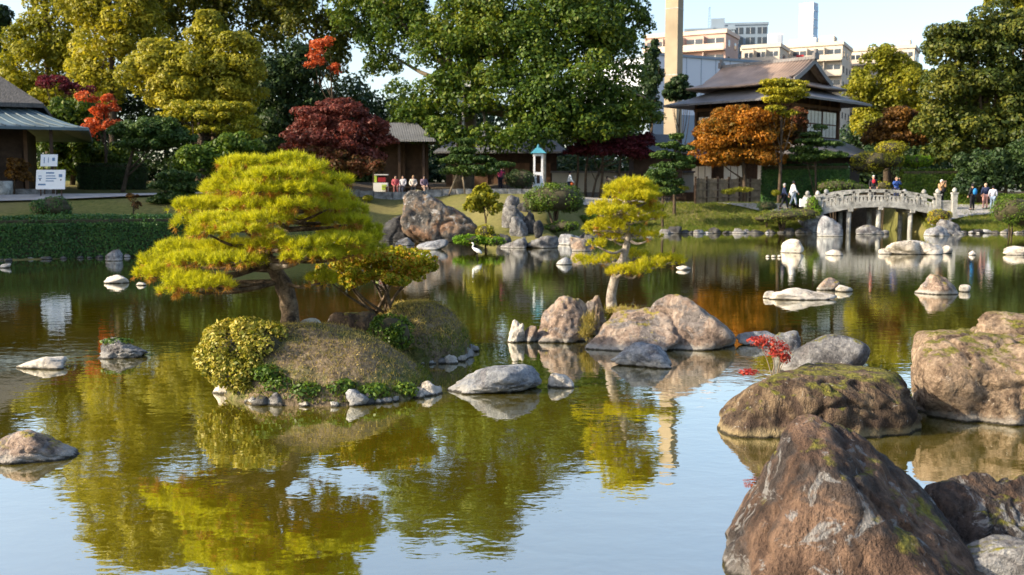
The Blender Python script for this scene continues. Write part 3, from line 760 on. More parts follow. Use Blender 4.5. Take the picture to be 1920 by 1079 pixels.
# ------------------------------------------------------------------ clipped bushes and hedges
def bush(name, label, lobes, mat, n, size, base, cat='bush', group=None, core=0.86, inner=0.05, jit=0.7, stems=True, lump=0.12, bark='twig'):
    """lobes: (centre, radii) in metres; leaves lie on a twiggy core"""
    TS[0] += 1; rg = np.random.default_rng(TS[0])
    t0 = thing(name, label, cat, base, group)
    U, Fq = ico(3)
    parts = []
    for c, r in lobes:
        nz = 1 + lump * fbm(U * 1.7 + rg.uniform(0, 30), 4, 3)
        parts.append((np.array(c) + U * np.array(r) * core * nz[:, None], Fq))
    add('twigs', join(*parts), M['twig'], t0, smooth=True)
    C, Rr = [], []
    for c, r in lobes:
        c, r = np.array(c), np.array(r)
        k = 46
        D = rg.normal(size=(k, 3)); D /= np.linalg.norm(D, axis=1)[:, None]
        a = 0.30 * r.mean()
        for dv in D:
            C.append(c + dv * (r - a * 0.75)); Rr.append((a, a, a))
    add('foliage', leaves(rg, C, Rr, n, size, inner=inner, jit=jit, upbias=0.15), M[mat], t0)
    if stems:
        c, r = np.array(lobes[0][0]), np.array(lobes[0][1])
        ps = []
        for s in range(4):
            e = c + [rg.uniform(-.4, .4) * r[0], rg.uniform(-.4, .4) * r[1], -0.3 * r[2]]
            ps.append(tube(bend([np.array(base) + [rg.uniform(-.1, .1) * r[0], rg.uniform(-.1, .1) * r[0], -0.05], (np.array(base) + e) / 2 + rg.normal(0, .05, 3) * r[0], e], 3), np.linspace(0.05, 0.025, 7) * max(0.5, r[0]), 6))
        add('stem', join(*ps), M['bark'], t0, smooth=True)
    return t0
def bush_px(name, label, lobes, d, mat, n, size, **kw):
    L = [lobe_px(l, d) for l in lobes]
    c = L[0][0]
    b = kw.pop('base', None)
    if b is None: b = (c[0], c[1], float(ground_z(c[0], c[1])))
    return bush(name, label, L, mat, n, size, b, **kw)
def hedge(label, p0, p1, w, h, mat, n, size, group=None, zb=None, seed=1):
    rg = np.random.default_rng(seed)
    p0, p1 = np.array(p0, float), np.array(p1, float)
    z0 = min(float(ground_z(*p0)), float(ground_z(*p1))) if zb is None else zb
    ex = (p1 - p0) / np.linalg.norm(p1 - p0); L = np.linalg.norm(p1 - p0); ey = np.array([-ex[1], ex[0]])
    mid = (p0 + p1) / 2
    t0 = thing('clipped_hedge', label, 'hedge', (mid[0], mid[1], z0), group)
    add('twigs', box((mid[0], mid[1], z0 + h / 2 - 0.05), (L - 0.16, w - 0.16, h - 0.1), axes=((*ex, 0), (*ey, 0))), M['twig'], t0)
    u, v, z = rg.uniform(-L / 2, L / 2, n), rg.uniform(-w / 2, w / 2, n), rg.uniform(0.0, h, n)
    f = rg.choice(3, n, p=np.array([w * L, 1.6 * h * L, 0.8 * h * w]) / (w * L + 1.6 * h * L + 0.8 * h * w))
    N = np.zeros((n, 3))
    z = np.where(f == 0, h, z); N[f == 0] = (0, 0, 1)
    sd = np.where(rg.random(n) < 0.75, -1, 1)
    v = np.where(f == 1, sd * w / 2, v); N[f == 1] = np.stack([ey[0] * sd, ey[1] * sd, 0 * sd], 1)[f == 1]
    se = np.where(rg.random(n) < 0.5, -1, 1)
    u = np.where(f == 2, se * L / 2, u); N[f == 2] = np.stack([ex[0] * se, ex[1] * se, 0 * se], 1)[f == 2]
    # rounded shoulders and uneven surface
    P = np.stack([mid[0] + ex[0] * u + ey[0] * v, mid[1] + ex[1] * u + ey[1] * v, z0 + z], 1)
    shoulder = np.clip((np.abs(v) / (w / 2) - 0.6) / 0.4, 0, 1) * np.clip((z / h - 0.75) / 0.25, 0, 1)
    P[:, 2] -= shoulder * 0.14 * h
    P += N * (0.07 * fbm(P * 1.3, seed, 3) + rg.normal(0, 0.035, n))[:, None]
    N = N + rg.normal(0, 0.55, (n, 3)); N /= np.linalg.norm(N, axis=1)[:, None]
    T = np.cross(N, rg.normal(size=(n, 3))); T /= np.linalg.norm(T, axis=1)[:, None]; B = np.cross(N, T)
    s = size * rg.uniform(0.6, 1.4, n)[:, None]
    V = np.stack([P - T * s / 2, P + B * s * .28, P + T * s / 2, P - B * s * .28], 1).reshape(-1, 3)
    add('foliage', (V, np.arange(4 * n).reshape(n, 4)), M[mat], t0)
    return t0

# big bush on the pine islet, and the small ones on the rear mound
bush('round_bush', 'large golden clipped round bush overhanging the water beside the big pine', [((-3.38, 12.35, 0.5), (0.56, 0.55, 0.42)), ((-3.12, 12.3, 0.56), (0.42, 0.45, 0.34)), ((-3.3, 12.1, 0.3), (0.42, 0.4, 0.24))], 'goldbush', 26000, 0.05, (-3.2, 12.4, 0.1), inner=0.15, core=0.76)
bush_px('round_bush', 'small bright green clipped bush between the grassy mounds', [(733, 625, 43, 36), (720, 640, 30, 26)], 14.1, 'shrub', 6000, 0.05, base=(-1.75, 14.15, 0.2))
# low plants on the islet foot
for i, (px, py, d, r) in enumerate([(520, 720, 11.75, .2), (575, 735, 11.65, .2), (640, 728, 11.75, .2), (700, 735, 11.8, .2), (755, 732, 12.0, .18), (500, 700, 11.8, .18)]):
    c = A(px, py, d); rg = np.random.default_rng(300 + i)
    o = leaves(rg, [c], [(r, r * .8, r * .55)], 420, 0.05, inner=0.6)
    add('ground_plant', o, M['shrub'], None, c - [0, 0, .1], label=['leafy green plant hugging the round golden bush foot', 'leafy green plant above the first white edging stones', 'leafy green plant midway along the front slope of the big pine islet', 'leafy green plant on the front slope between mid slope and right tip', 'leafy green plant at the right tip of the big pine islet', 'leafy green plant tucked under the large golden bush'][i], cat='plant')

# ------------------------------------------------------------------ the big pine
PD = 13.15
def crown_pads(pads, d0, seed, dens, per, length, width, mat, t0, dry=0.0, zflat=1.0, deep=1.0, branch=None, bmat='bark_pine'):
    rg = np.random.default_rng(seed)
    for i, q in enumerate(pads):
        cx, cy, rx, ry = q[:4]
        dd = d0 + (q[4] if len(q) > 4 else rg.uniform(-.5, .5))
        k = ppm(dd)
        c, r = A(cx, cy + ry * 0.5, dd), np.array([rx / k * 0.96, rx / k * 0.85 * deep, ry / k * 1.35 * zflat])
        nt = max(24, int(dens * r[0] * r[1]))
        V, Fq = pad(rg, c, r, nt, per, length, width)
        o = add('foliage_pad', (V, Fq), M[mat], t0)
        if dry:
            V, Fq = pad(rg, c - [0, 0, r[2] * .15], r * [.92, .92, .7], int(nt * dry), per, length, width, True)
            add('old_needles', (V, Fq), M['needle_dry'], o)
        if branch is not None:
            s = branch(c)
            b = bend([s, (s + c) / 2 + [0, 0, -0.06] + rg.normal(0, .04, 3), c - [0, 0, r[2] * 0.3]], 4)
            add('branch', tube(b, np.linspace(0.035, 0.012, len(b)), 6), M[bmat], t0, smooth=True)
trunk = np.array([A(545, 622, PD), A(543, 590, PD), A(540, 560, PD - .02), A(528, 528, PD), A(512, 503, PD), A(500, 478, PD + .05), A(520, 440, PD + .08), A(545, 400, PD + .05), A(535, 360, PD), A(540, 320, PD)])
pine = thing('pine_tree', 'broad sunlit pine with layered foliage pads on the grassy islet', 'pine tree', trunk[0])
tb = bend(trunk, 5)
tr_r = np.interp(np.linspace(0, 1, len(tb)), [0, .08, .45, .6, 1], [.155, .12, .1, .07, .03])
V, Fq = tube(tb, tr_r, 14)
V = V + 0.02 * fbm(V * 9, 4, 3)[:, None] * np.array([1, 1, .3])
add('trunk', (V, Fq), M['bark_pine'], pine, smooth=True)
def from_trunk(c):
    k = np.argmin(np.abs(tb[len(tb) // 3:, 2] - (c[2] - 0.12))) + len(tb) // 3
    return tb[k]
big_pads = [(468, 303, 58, 13, .1), (540, 299, 44, 13, .0), (580, 312, 34, 14, -.3), (440, 326, 38, 14, -.2), (522, 325, 62, 13, -.5), (606, 334, 48, 14, .1), (640, 338, 22, 11, .0), (425, 347, 46, 15, -.1), (486, 351, 56, 13, -.7), (560, 352, 60, 13, -.6), (624, 362, 38, 12, -.3), (500, 318, 70, 16, .6), (580, 345, 66, 16, .7), (450, 350, 60, 16, .7),
    (362, 384, 42, 14, .0), (412, 381, 50, 13, .4), (480, 381, 60, 13, -.5), (552, 380, 52, 13, -.8), (612, 384, 42, 12, -.4), (662, 392, 32, 12, .1), (600, 376, 70, 14, .7), (430, 378, 70, 14, .8),
    (354, 411, 34, 17, -.2), (420, 409, 56, 15, -.7), (500, 406, 52, 12, -.9), (650, 413, 44, 11, -.3), (392, 430, 42, 13, -.6), (462, 428, 46, 11, -1.0), (685, 425, 30, 11, .0), (620, 408, 60, 12, .8),
    (348, 460, 52, 14, .4), (430, 459, 56, 12, .0), (505, 457, 46, 11, -.8), (574, 456, 46, 11, -1.0), (640, 449, 58, 12, -.7), (690, 440, 30, 13, -.2), (520, 441, 17, 9, -1.1), (650, 438, 60, 13, .7),
    (302, 484, 44, 16, .1), (272, 508, 22, 12, -.1), (372, 482, 60, 14, -.5), (440, 484, 52, 12, -.9), (588, 476, 56, 10, -1.0), (640, 469, 52, 11, -.6), (400, 470, 80, 14, .8), (690, 462, 34, 11, -.1),
    (356, 521, 52, 20, -.7), (330, 538, 34, 13, -.5), (392, 528, 44, 15, -.9), (304, 507, 40, 14, -.2), (600, 520, 30, 14, -.3)]
crown_pads(big_pads, PD, 21, 1250, 26, 0.08, 0.0075, 'needle', pine, 0.12, 0.85, 1.1, from_trunk)
# bare pale limb to the right of the fork
lb = bend([A(505, 500, PD), A(540, 497, PD - .3), A(580, 482, PD - .5), A(640, 478, PD - .5)], 4)
add('branch', tube(lb, np.linspace(.06, .03, len(lb)), 8), M['bark_grey'], pine, smooth=True)
lb = bend([A(505, 492, PD), A(470, 505, PD - .2), A(430, 517, PD - .5), A(380, 512, PD - .6)], 4)
add('branch', tube(lb, np.linspace(.06, .03, len(lb)), 8), M['bark_pine'], pine, smooth=True)

# ------------------------------------------------------------------ the small pine
SD = 17.3
tr2 = np.array([A(1147, 578, SD), A(1146, 555, SD), A(1152, 525, SD), A(1161, 500, SD), A(1168, 485, SD), A(1175, 460, SD + .03), A(1178, 440, SD), A(1175, 422, SD), A(1168, 400, SD), A(1172, 375, SD), A(1180, 350, SD)])
pine2 = thing('pine_tree', 'slender curved young pine with yellow-green pads on the rocky islet', 'pine tree', tr2[0])
tb2 = bend(tr2, 4)
add('trunk', tube(tb2, np.interp(np.linspace(0, 1, len(tb2)), [0, .1, .5, 1], [.1, .085, .062, .02]), 12), M['bark_grey'], pine2, smooth=True)
def from_trunk2(c):
    k = np.argmin(np.abs(tb2[len(tb2) // 4:, 2] - (c[2] - 0.05))) + len(tb2) // 4
    return tb2[k]
small_pads = [(1185, 343, 38, 10, 0), (1160, 352, 28, 9, -.2), (1210, 354, 26, 9, .1), (1155, 364, 22, 9, .1), (1195, 368, 40, 9, -.3), (1222, 366, 18, 8, .2), (1185, 358, 40, 10, .3),
    (1120, 385, 18, 8, .1), (1150, 381, 26, 8, .3), (1125, 397, 26, 9, -.2), (1160, 393, 34, 9, -.4), (1205, 378, 28, 8, .1), (1228, 389, 18, 7, 0), (1200, 392, 34, 8, .4),
    (1195, 408, 26, 9, -.2), (1228, 404, 22, 7, 0), (1112, 425, 18, 9, 0), (1140, 417, 30, 11, -.2), (1160, 425, 18, 8, -.3), (1130, 432, 30, 9, .2), (1120, 455, 20, 9, -.2), (1150, 445, 22, 8, .1), (1200, 435, 24, 10, .0), (1222, 441, 22, 9, -.2),
    (1092, 485, 18, 9, 0), (1120, 487, 24, 9, -.2), (1152, 480, 22, 9, .2), (1195, 475, 24, 10, .2), (1165, 507, 30, 10, -.4), (1195, 502, 28, 11, -.4), (1218, 492, 28, 10, -.2), (1250, 486, 32, 11, 0), (1270, 485, 18, 9, .1)]
crown_pads(small_pads, SD, 22, 1300, 22, 0.078, 0.0085, 'needle2', pine2, 0.03, 0.9, 1.0, from_trunk2, 'bark_grey')
lb = bend([A(1152, 527, SD), A(1162, 517, SD - .1), A(1180, 508, SD - .3)], 4)
add('branch', tube(lb, np.linspace(.04, .02, len(lb)), 8), M['bark_grey'], pine2, smooth=True)
# dry grass on the rocks of the small islet
for i, (px, py, d, rx, ry) in enumerate([(1165, 580, 17.0, 34, 5), (1205, 588, 16.9, 30, 6), (1220, 606, 16.4, 24, 8), (1105, 600, 16.5, 12, 12), (1100, 622, 16.3, 12, 10), (1180, 596, 16.6, 22, 6)]):
    rg = np.random.default_rng(400 + i); k = ppm(d); c = A(px, py + 3, d)
    n = 500; P = c + rg.normal(0, 0.5, (n, 3)) * [rx / k, rx / k * .8, ry / k]
    add('grass_tuft', tufts(rg, P, np.tile([0., -.3, 1], (n, 1)), 1, 0.1, 0.008, .6), M['drygrass'], None, c - [0, 0, .05], label='dry yellow grass growing over the rocks of the small pine islet', cat='grass', group='grass tufts on the small pine islet', kind='stuff')
rg = np.random.default_rng(410); c = A(220, 641, onz(220, 672)[1] + .2)
add('grass_tuft', leaves(rg, [c], [(.25, .12, .05)], 260, 0.05, inner=.6), M['shrub'], None, c, label='small green leaf tufts growing on the grey pitted rock', cat='plant')

# spreading azalea on the rear mound
az = thing('azalea_bush', 'spreading green and russet shrub with bare stems on the rear mound', 'shrub', A(715, 585, 15.2))
rg = np.random.default_rng(88)
LZ = [lobe_px(l, 15.0) for l in [(640, 512, 48, 24, -.3), (695, 500, 60, 30, -.2), (755, 495, 55, 30, .1), (790, 505, 32, 27, 0), (700, 530, 60, 20, -.4), (620, 530, 30, 18, -.4), (740, 520, 50, 24, .2), (665, 485, 40, 16, .3)]]
for c, r in LZ:
    Cc, Rc = subclumps(rg, [(c, r)], 22, (.24, .36), .8, -.15)
    add('foliage_pad', leaves(rg, Cc, Rc, 2600, 0.055, inner=.2), M['azalea'], az)
for i in range(9):
    c, r = LZ[i % len(LZ)]
    s = A(715 + rg.uniform(-18, 25), 588, 15.2)
    b = bend([s, s * .55 + c * .45 + rg.normal(0, .06, 3) + [0, 0, .05], c], 4)
    add('stem', tube(b, np.linspace(.028, .01, len(b)), 6), M['bark_pine'], az, smooth=True)
# red shrub among the right rocks
nd = thing('red_shrub', 'thin red-leaved shrub growing between the grey boulders', 'shrub', A(1452, 712, 11.2))
rg = np.random.default_rng(89)
LN = [lobe_px(l, 11.2) for l in [(1440, 642, 26, 12), (1420, 640, 20, 9), (1462, 655, 22, 14), (1472, 672, 10, 10), (1404, 698, 18, 5), (1450, 662, 18, 10)]]
for c, r in LN:
    add('leaf_spray', leaves(rg, [c], [r], 150, 0.045, inner=.7, asp=.4), M['nandina'], nd)
    s = A(1450 + rg.uniform(-5, 6), 714, 11.2)
    b = bend([s, (s + c) / 2 + [0.02, 0, .02], c], 4)
    add('stem', tube(b, np.linspace(.008, .003, len(b)), 5), M['bark_pale'], nd, smooth=True)

# ------------------------------------------------------------------ trees of the far bank
tree('broadleaf_tree', 'dark blue-green tree at the picture edge above the thatched roof', 92, [(-40, 60, 50, 60), (-20, 130, 50, 50), (-60, -10, 40, 50), (-10, 40, 24, 30)], 'dark', 9000, 0.34)
tree('broadleaf_tree', 'loose yellow-green tree rising behind the thatched teahouse', 84, [(70, 95, 70, 60), (35, 175, 55, 45), (105, 15, 60, 60), (90, 190, 60, 40), (60, -40, 50, 40), (140, 120, 50, 60), (120, -110, 46, 46), (155, -190, 50, 50)], 'ygreen', 24000, 0.26, per=20)
tree('broadleaf_tree', 'tall bright yellow-green tree left of the domed tree', 79, [(190, 90, 58, 70), (185, 165, 50, 50), (225, 10, 70, 70), (190, -90, 80, 80), (260, 60, 50, 50), (240, -170, 70, 60), (160, 20, 40, 50), (200, -230, 70, 60), (290, -180, 60, 70)], 'ygreen2', 34000, 0.24, per=13, rel=(.24, .38), jit=.45)
tree('broadleaf_tree', 'domed yellow-green tree with billowing sunlit clumps', 71, [(290, 150, 62, 48), (350, 125, 70, 55), (420, 150, 66, 55), (395, 62, 40, 34), (440, 100, 50, 45), (460, 180, 36, 36), (300, 100, 40, 34), (340, 180, 70, 34), (400, 195, 60, 30)], 'ygreen2', 40000, 0.2, per=9, rel=(.3, .4), jit=.4)
tree('broadleaf_tree', 'tall olive tree behind the domed tree', 92, [(330, 0, 90, 70), (430, 10, 80, 80), (340, -130, 90, 80), (500, 60, 60, 60), (420, -110, 70, 70), (300, 60, 60, 60), (520, -30, 50, 60), (370, -220, 90, 70), (450, -180, 60, 60)], 'olive', 30000, 0.3, per=20)
tree('conifer_tree', 'dark shady conifer between the domed tree and the camphor', 80, [(520, 170, 50, 70), (545, 240, 60, 60), (500, 270, 60, 50), (560, 130, 40, 50), (480, 320, 60, 40), (590, 200, 40, 50)], 'dark', 20000, 0.26, per=18)
tree('broadleaf_tree', 'thin sparse tree with sky gaps left of the camphor', 86, [(575, 40, 50, 50), (620, 110, 46, 50), (600, -30, 46, 40), (650, 60, 40, 40), (540, -10, 46, 50)], 'olive', 9000, 0.27, per=14)
tree('maple_tree', 'coral maple spray high in the gap left of the camphor', 76, [(598, 96, 24, 20), (590, 118, 18, 16), (628, 132, 16, 12), (612, 80, 14, 10)], 'coral', 800, 0.2, bx=640, r0=.12, per=7, rel=(.3, .6), flat=.5, fill=.02, jit=.8)
cam_l = [(690, 25, 70, 40, 2), (770, 60, 70, 50, 0), (740, 10, 70, 50, 1), (810, 190, 80, 52, -3), (770, 235, 56, 42, -3), (840, 90, 70, 60, -2), (930, 70, 80, 70, -2), (950, 170, 76, 56, -4), (1050, 60, 90, 70, -2), (1070, 160, 90, 60, -4), (1140, 110, 70, 60, -1), (1150, 205, 72, 46, -4), (1180, 40, 44, 46, 1),
         (800, -90, 100, 80, 1), (905, -100, 100, 90, 1), (1000, -40, 90, 80, 0), (900, -165, 80, 60, 2), (770, -150, 60, 50, 2), (1090, 5, 80, 56, 1), (1040, 235, 80, 34, -5), (900, 265, 50, 30, -5), (1200, 220, 38, 34, -3), (860, 150, 50, 40, -3), (720, 120, 40, 26, 2), (1000, 110, 70, 60, -3), (1110, 50, 70, 60, -2), (830, 250, 46, 34, -5), (980, 262, 60, 30, -6), (1110, 245, 70, 30, -5), (700, 75, 40, 34, 2), (890, 20, 70, 60, 0), (1010, 200, 70, 44, -5)]
tree('camphor_tree', 'huge spreading dark green camphor tree in the middle of the far bank', 76, cam_l, 'green', 92000, 0.24, bx=868, r0=.75, per=20, rel=(.2, .36), bark='bark_pale', k=26)
tree('conifer_tree', 'small spiky conifer against the white hall wall', 90, [(1222, 130, 18, 40), (1215, 180, 26, 40), (1226, 95, 8, 20)], 'dark', 4000, 0.25, r0=.15)
tree('maple_tree', 'dark red maple with arching branches beside the rest pavilion', 63, [(640, 205, 52, 22), (600, 228, 56, 28), (690, 238, 44, 22), (640, 262, 84, 34), (575, 270, 46, 30), (715, 262, 28, 18), (660, 295, 60, 28)], 'red', 17000, 0.17, bx=650, r0=.16, per=22, flat=.5)
tree('maple_tree', 'olive and russet lower maple under the dark red maple', 61.5, [(600, 305, 60, 26), (660, 318, 50, 20), (560, 320, 50, 24), (690, 310, 30, 16)], 'redgreen', 9000, 0.16, bx=610, r0=.12, per=20, flat=.6)
tree('maple_tree', 'coral red maple glowing behind the teahouse eave', 61, [(206, 192, 14, 14), (190, 215, 16, 12), (180, 245, 20, 20), (200, 205, 22, 10), (160, 185, 20, 12), (210, 235, 14, 12)], 'coral', 1700, 0.17, bx=205, r0=.1, per=8, rel=(.3, .6), flat=.5, fill=.02, jit=.8)
tree('maple_tree', 'wine red maple above the thatched roof', 68, [(98, 155, 24, 18), (85, 150, 16, 12), (150, 172, 22, 14), (130, 165, 18, 10)], 'purple', 1700, 0.17, bx=120, r0=.1, per=9, rel=(.3, .6), flat=.5, fill=.02, jit=.8)
tree('broadleaf_tree', 'green shaded tree behind the teahouse sign', 64, [(130, 215, 50, 34), (100, 260, 46, 34), (170, 290, 50, 30), (120, 310, 44, 30), (215, 300, 40, 30)], 'green', 14000, 0.19, bx=140, r0=.16, per=18)
tree('pine_tree', 'flat-topped yellow pine shaped like a parasol', 60, [(360, 204, 52, 11), (425, 206, 52, 12), (330, 220, 36, 11), (390, 222, 70, 13), (460, 232, 34, 14), (420, 245, 50, 12), (470, 252, 28, 12), (360, 245, 30, 9)], 'needle_yel', 17000, 0.13, bx=376, r0=.17, cat='pine tree', per=26, rel=(.18, .3), flat=.6, low=-.1, k=12)
tree('pine_tree', 'dense dark green leaning pine beside the parasol pine', 57, [(280, 248, 60, 20), (235, 250, 34, 16), (325, 262, 42, 15), (270, 272, 60, 14), (300, 235, 40, 12)], 'needle_far', 13000, 0.14, bx=262, r0=.14, cat='pine tree', per=24, flat=.6, low=-.1, base=A(225, 365, 57) * [1, 1, 0] + [0, 0, 2.2])
tree('broadleaf_tree', 'low dark leafy tree under the parasol pine', 56, [(400, 292, 60, 24), (440, 280, 50, 24), (370, 310, 50, 22), (450, 315, 40, 24)], 'shrub', 11000, 0.17, bx=400, r0=.12, per=18)
tree('pine_tree', 'low grey-green clipped pine above the hedge end', 49, [(332, 332, 40, 13), (312, 350, 32, 11), (352, 352, 34, 12), (330, 372, 40, 12), (300, 378, 24, 10)], 'needle_far', 9000, 0.11, bx=335, r0=.09, cat='pine tree', per=24, flat=.6, low=-.1)
tree('pine_tree', 'young pine held by two slanting props on the path side', 63, [(872, 268, 20, 9), (868, 284, 30, 8), (862, 302, 44, 10), (900, 300, 26, 7), (935, 310, 32, 8), (885, 322, 54, 11)], 'needle_far', 10000, 0.13, bx=868, r0=.08, cat='pine tree', per=24, flat=.5, low=-.1)
for i, (px0, px1) in enumerate([(861, 841), (866, 872)]):
    a, b = A(px0, 318, 62.6), A(px1, 357, 62.2); b[2] = float(ground_z(b[0], b[1]))
    add('wooden_prop', tube([b, (a + b) / 2, a], .055, 8), M['bark_pale'], None, b, True, label='pale wooden prop pole holding up the young pine', cat='pole', group='props of the young pine')
tree('maple_tree', 'wine purple maple with slender bare trunks before the wall', 73, [(1118, 266, 44, 15), (1175, 272, 44, 15), (1085, 284, 28, 9), (1212, 264, 20, 14), (1140, 282, 60, 12), (1195, 290, 30, 12)], 'purple', 9000, 0.17, bx=1108, r0=.09, per=20, flat=.5, k=12)
for i, x in enumerate((1078, 1098, 1124, 1160)):
    a, b = A(x, 352, 73.5), A(x + 6, 283, 73); a[2] = float(ground_z(a[0], a[1]))
    add('bare_trunk', tube(bend([a, (a + b) / 2 + [.1 * (-1) ** i, 0, 0], b], 4), np.linspace(.11, .06, 9), 8), M['bark'], None, a, True, label='slender bare trunk standing under the wine purple maple', cat='trunk', group='bare trunks under the purple maple')
tree('maple_tree', 'glowing orange domed maple before the two-storey house', 70, [(1395, 222, 66, 22), (1345, 245, 46, 24), (1440, 238, 42, 26), (1395, 262, 78, 24), (1330, 278, 36, 20), (1450, 275, 30, 20), (1380, 240, 60, 26), (1400, 292, 70, 16), (1350, 300, 40, 14), (1440, 300, 36, 14)], 'orange', 28000, 0.16, bx=1395, r0=.16, per=22, flat=.6)
tree('maple_tree', 'dusky red maple between the orange maple and the house', 72, [(1490, 228, 26, 20), (1480, 250, 26, 18), (1495, 210, 16, 10), (1500, 262, 24, 14)], 'redgreen', 4500, 0.16, bx=1495, r0=.1, per=18)
tree('pine_tree', 'stepped dark green pine left of the orange maple', 66, [(1268, 258, 16, 7), (1255, 274, 22, 7), (1282, 280, 20, 7), (1245, 292, 28, 8), (1285, 300, 24, 8), (1262, 312, 36, 8), (1240, 330, 34, 8)], 'needle_far', 9000, 0.13, bx=1264, r0=.1, cat='pine tree', per=24, flat=.5, low=-.1, k=10)
tree('pine_tree', 'low rounded green pine below the stepped pine', 63, [(1240, 326, 30, 9), (1225, 342, 24, 8), (1258, 344, 28, 9), (1245, 360, 36, 9)], 'needle_far', 6000, 0.12, bx=1243, r0=.08, cat='pine tree', per=24, flat=.5, low=-.1)
tree('pine_tree', 'olive topped pine against the house roof', 69, [(1455, 157, 30, 9), (1490, 160, 24, 10), (1440, 172, 20, 8), (1475, 174, 38, 10), (1462, 188, 34, 8), (1500, 180, 16, 8), (1452, 205, 22, 7), (1478, 214, 20, 7)], 'needle_yel', 8000, 0.13, bx=1458, r0=.12, cat='pine tree', per=24, flat=.5, low=-.1)
tree('pine_tree', 'layered green pine before the shoji windows', 70, [(1536, 240, 16, 6), (1524, 254, 22, 6), (1514, 266, 28, 7), (1552, 272, 28, 7), (1505, 282, 30, 8), (1548, 292, 40, 8), (1510, 298, 36, 8)], 'needle_far', 8000, 0.13, bx=1530, r0=.1, cat='pine tree', per=24, flat=.5, low=-.1, k=10)
tree('broadleaf_tree', 'yellowing loose tree right of the two-storey house', 92, [(1655, 115, 34, 32), (1690, 150, 40, 46), (1612, 165, 26, 44), (1655, 190, 48, 40), (1640, 235, 46, 30), (1705, 210, 36, 40)], 'ygreen', 16000, 0.24, per=18)
tree('maple_tree', 'brown and orange maple right of the house', 80, [(1690, 218, 36, 18), (1665, 242, 40, 18), (1715, 235, 34, 20), (1690, 262, 50, 20), (1640, 262, 28, 14)], 'brownleaf', 8000, 0.2, bx=1690, r0=.14, per=18)
tree('evergreen_tree', 'great rounded deep olive evergreen at the right bank', 76, [(1775, 90, 46, 44), (1830, 75, 52, 46), (1890, 70, 56, 60), (1790, 160, 66, 54), (1860, 150, 70, 60), (1930, 170, 60, 80), (1780, 235, 60, 46), (1850, 240, 66, 50), (1920, 270, 60, 60), (1775, 285, 44, 30), (1980, 90, 60, 80)], 'right', 56000, 0.23, per=12, rel=(.26, .4), r0=.5, bx=1840, jit=.4)
tree('broadleaf_tree', 'yellow-green treetop peeking over the great evergreen', 95, [(1885, -5, 36, 22), (1920, 10, 36, 30), (1950, -20, 50, 40)], 'ygreen', 7000, 0.27, per=16)
tree('evergreen_tree', 'low dusky evergreen at the right end of the path', 70, [(1850, 310, 50, 30), (1905, 320, 50, 46), (1830, 345, 40, 22), (1960, 300, 60, 60)], 'dark', 16000, 0.19, per=20, bx=1880, r0=.14)
tree('broadleaf_tree', 'dark green tree between house and hall wall', 100, [(1272, 160, 24, 18), (1262, 175, 22, 18), (1290, 178, 18, 16)], 'dark', 4500, 0.26, r0=.14)
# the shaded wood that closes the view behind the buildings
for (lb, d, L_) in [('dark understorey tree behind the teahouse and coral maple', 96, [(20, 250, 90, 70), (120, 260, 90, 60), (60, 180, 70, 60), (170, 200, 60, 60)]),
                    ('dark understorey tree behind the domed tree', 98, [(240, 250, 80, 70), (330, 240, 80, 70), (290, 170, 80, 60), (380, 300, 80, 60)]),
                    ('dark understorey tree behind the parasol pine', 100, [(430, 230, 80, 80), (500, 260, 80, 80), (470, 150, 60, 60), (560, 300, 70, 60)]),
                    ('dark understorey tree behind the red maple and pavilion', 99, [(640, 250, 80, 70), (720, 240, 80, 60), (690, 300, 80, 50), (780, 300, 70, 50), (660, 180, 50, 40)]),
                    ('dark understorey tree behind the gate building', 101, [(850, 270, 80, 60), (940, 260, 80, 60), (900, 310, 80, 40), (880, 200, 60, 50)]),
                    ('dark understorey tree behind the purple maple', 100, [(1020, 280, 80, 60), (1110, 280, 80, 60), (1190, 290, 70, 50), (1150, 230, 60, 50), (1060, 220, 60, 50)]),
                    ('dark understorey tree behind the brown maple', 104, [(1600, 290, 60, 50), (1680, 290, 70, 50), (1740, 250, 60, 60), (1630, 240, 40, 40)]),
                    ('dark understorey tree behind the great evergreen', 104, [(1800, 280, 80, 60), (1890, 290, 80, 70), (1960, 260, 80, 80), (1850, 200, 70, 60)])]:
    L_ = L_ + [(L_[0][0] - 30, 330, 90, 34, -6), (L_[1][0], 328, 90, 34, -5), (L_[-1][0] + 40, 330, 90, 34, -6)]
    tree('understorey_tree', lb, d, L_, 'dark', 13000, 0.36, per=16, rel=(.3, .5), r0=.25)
# a wood off to the left that shades the left bank, itself wholly out of view
for i, (x, y, s) in enumerate([(-44, 29, 1.4), (-47, 36, 1.5), (-46, 43, 1.3)]):
    TS[0] += 1; rg = np.random.default_rng(TS[0]); z = float(ground_z(x, y))
    L = [(np.array([x + rg.uniform(-2.5, 2.5), y + rg.uniform(-3, 3), z + 4.5 * s + rg.uniform(0, 7) * s]), (3.4, 3.4, 3.0)) for _ in range(9)]
    t0 = thing('evergreen_tree', 'evergreen tree of the wood on the left bank beyond the long hedge', 'tree', (x, y, z), 'wood on the left bank')
    add('trunk', limbs(rg, (x, y, z), (x, y, z + 9 * s), L, .35), M['bark'], t0, smooth=True)
    C, Rr = subclumps(rg, L, 16)
    add('crown', leaves(rg, C, Rr, 14000, .42), M['green'], t0)

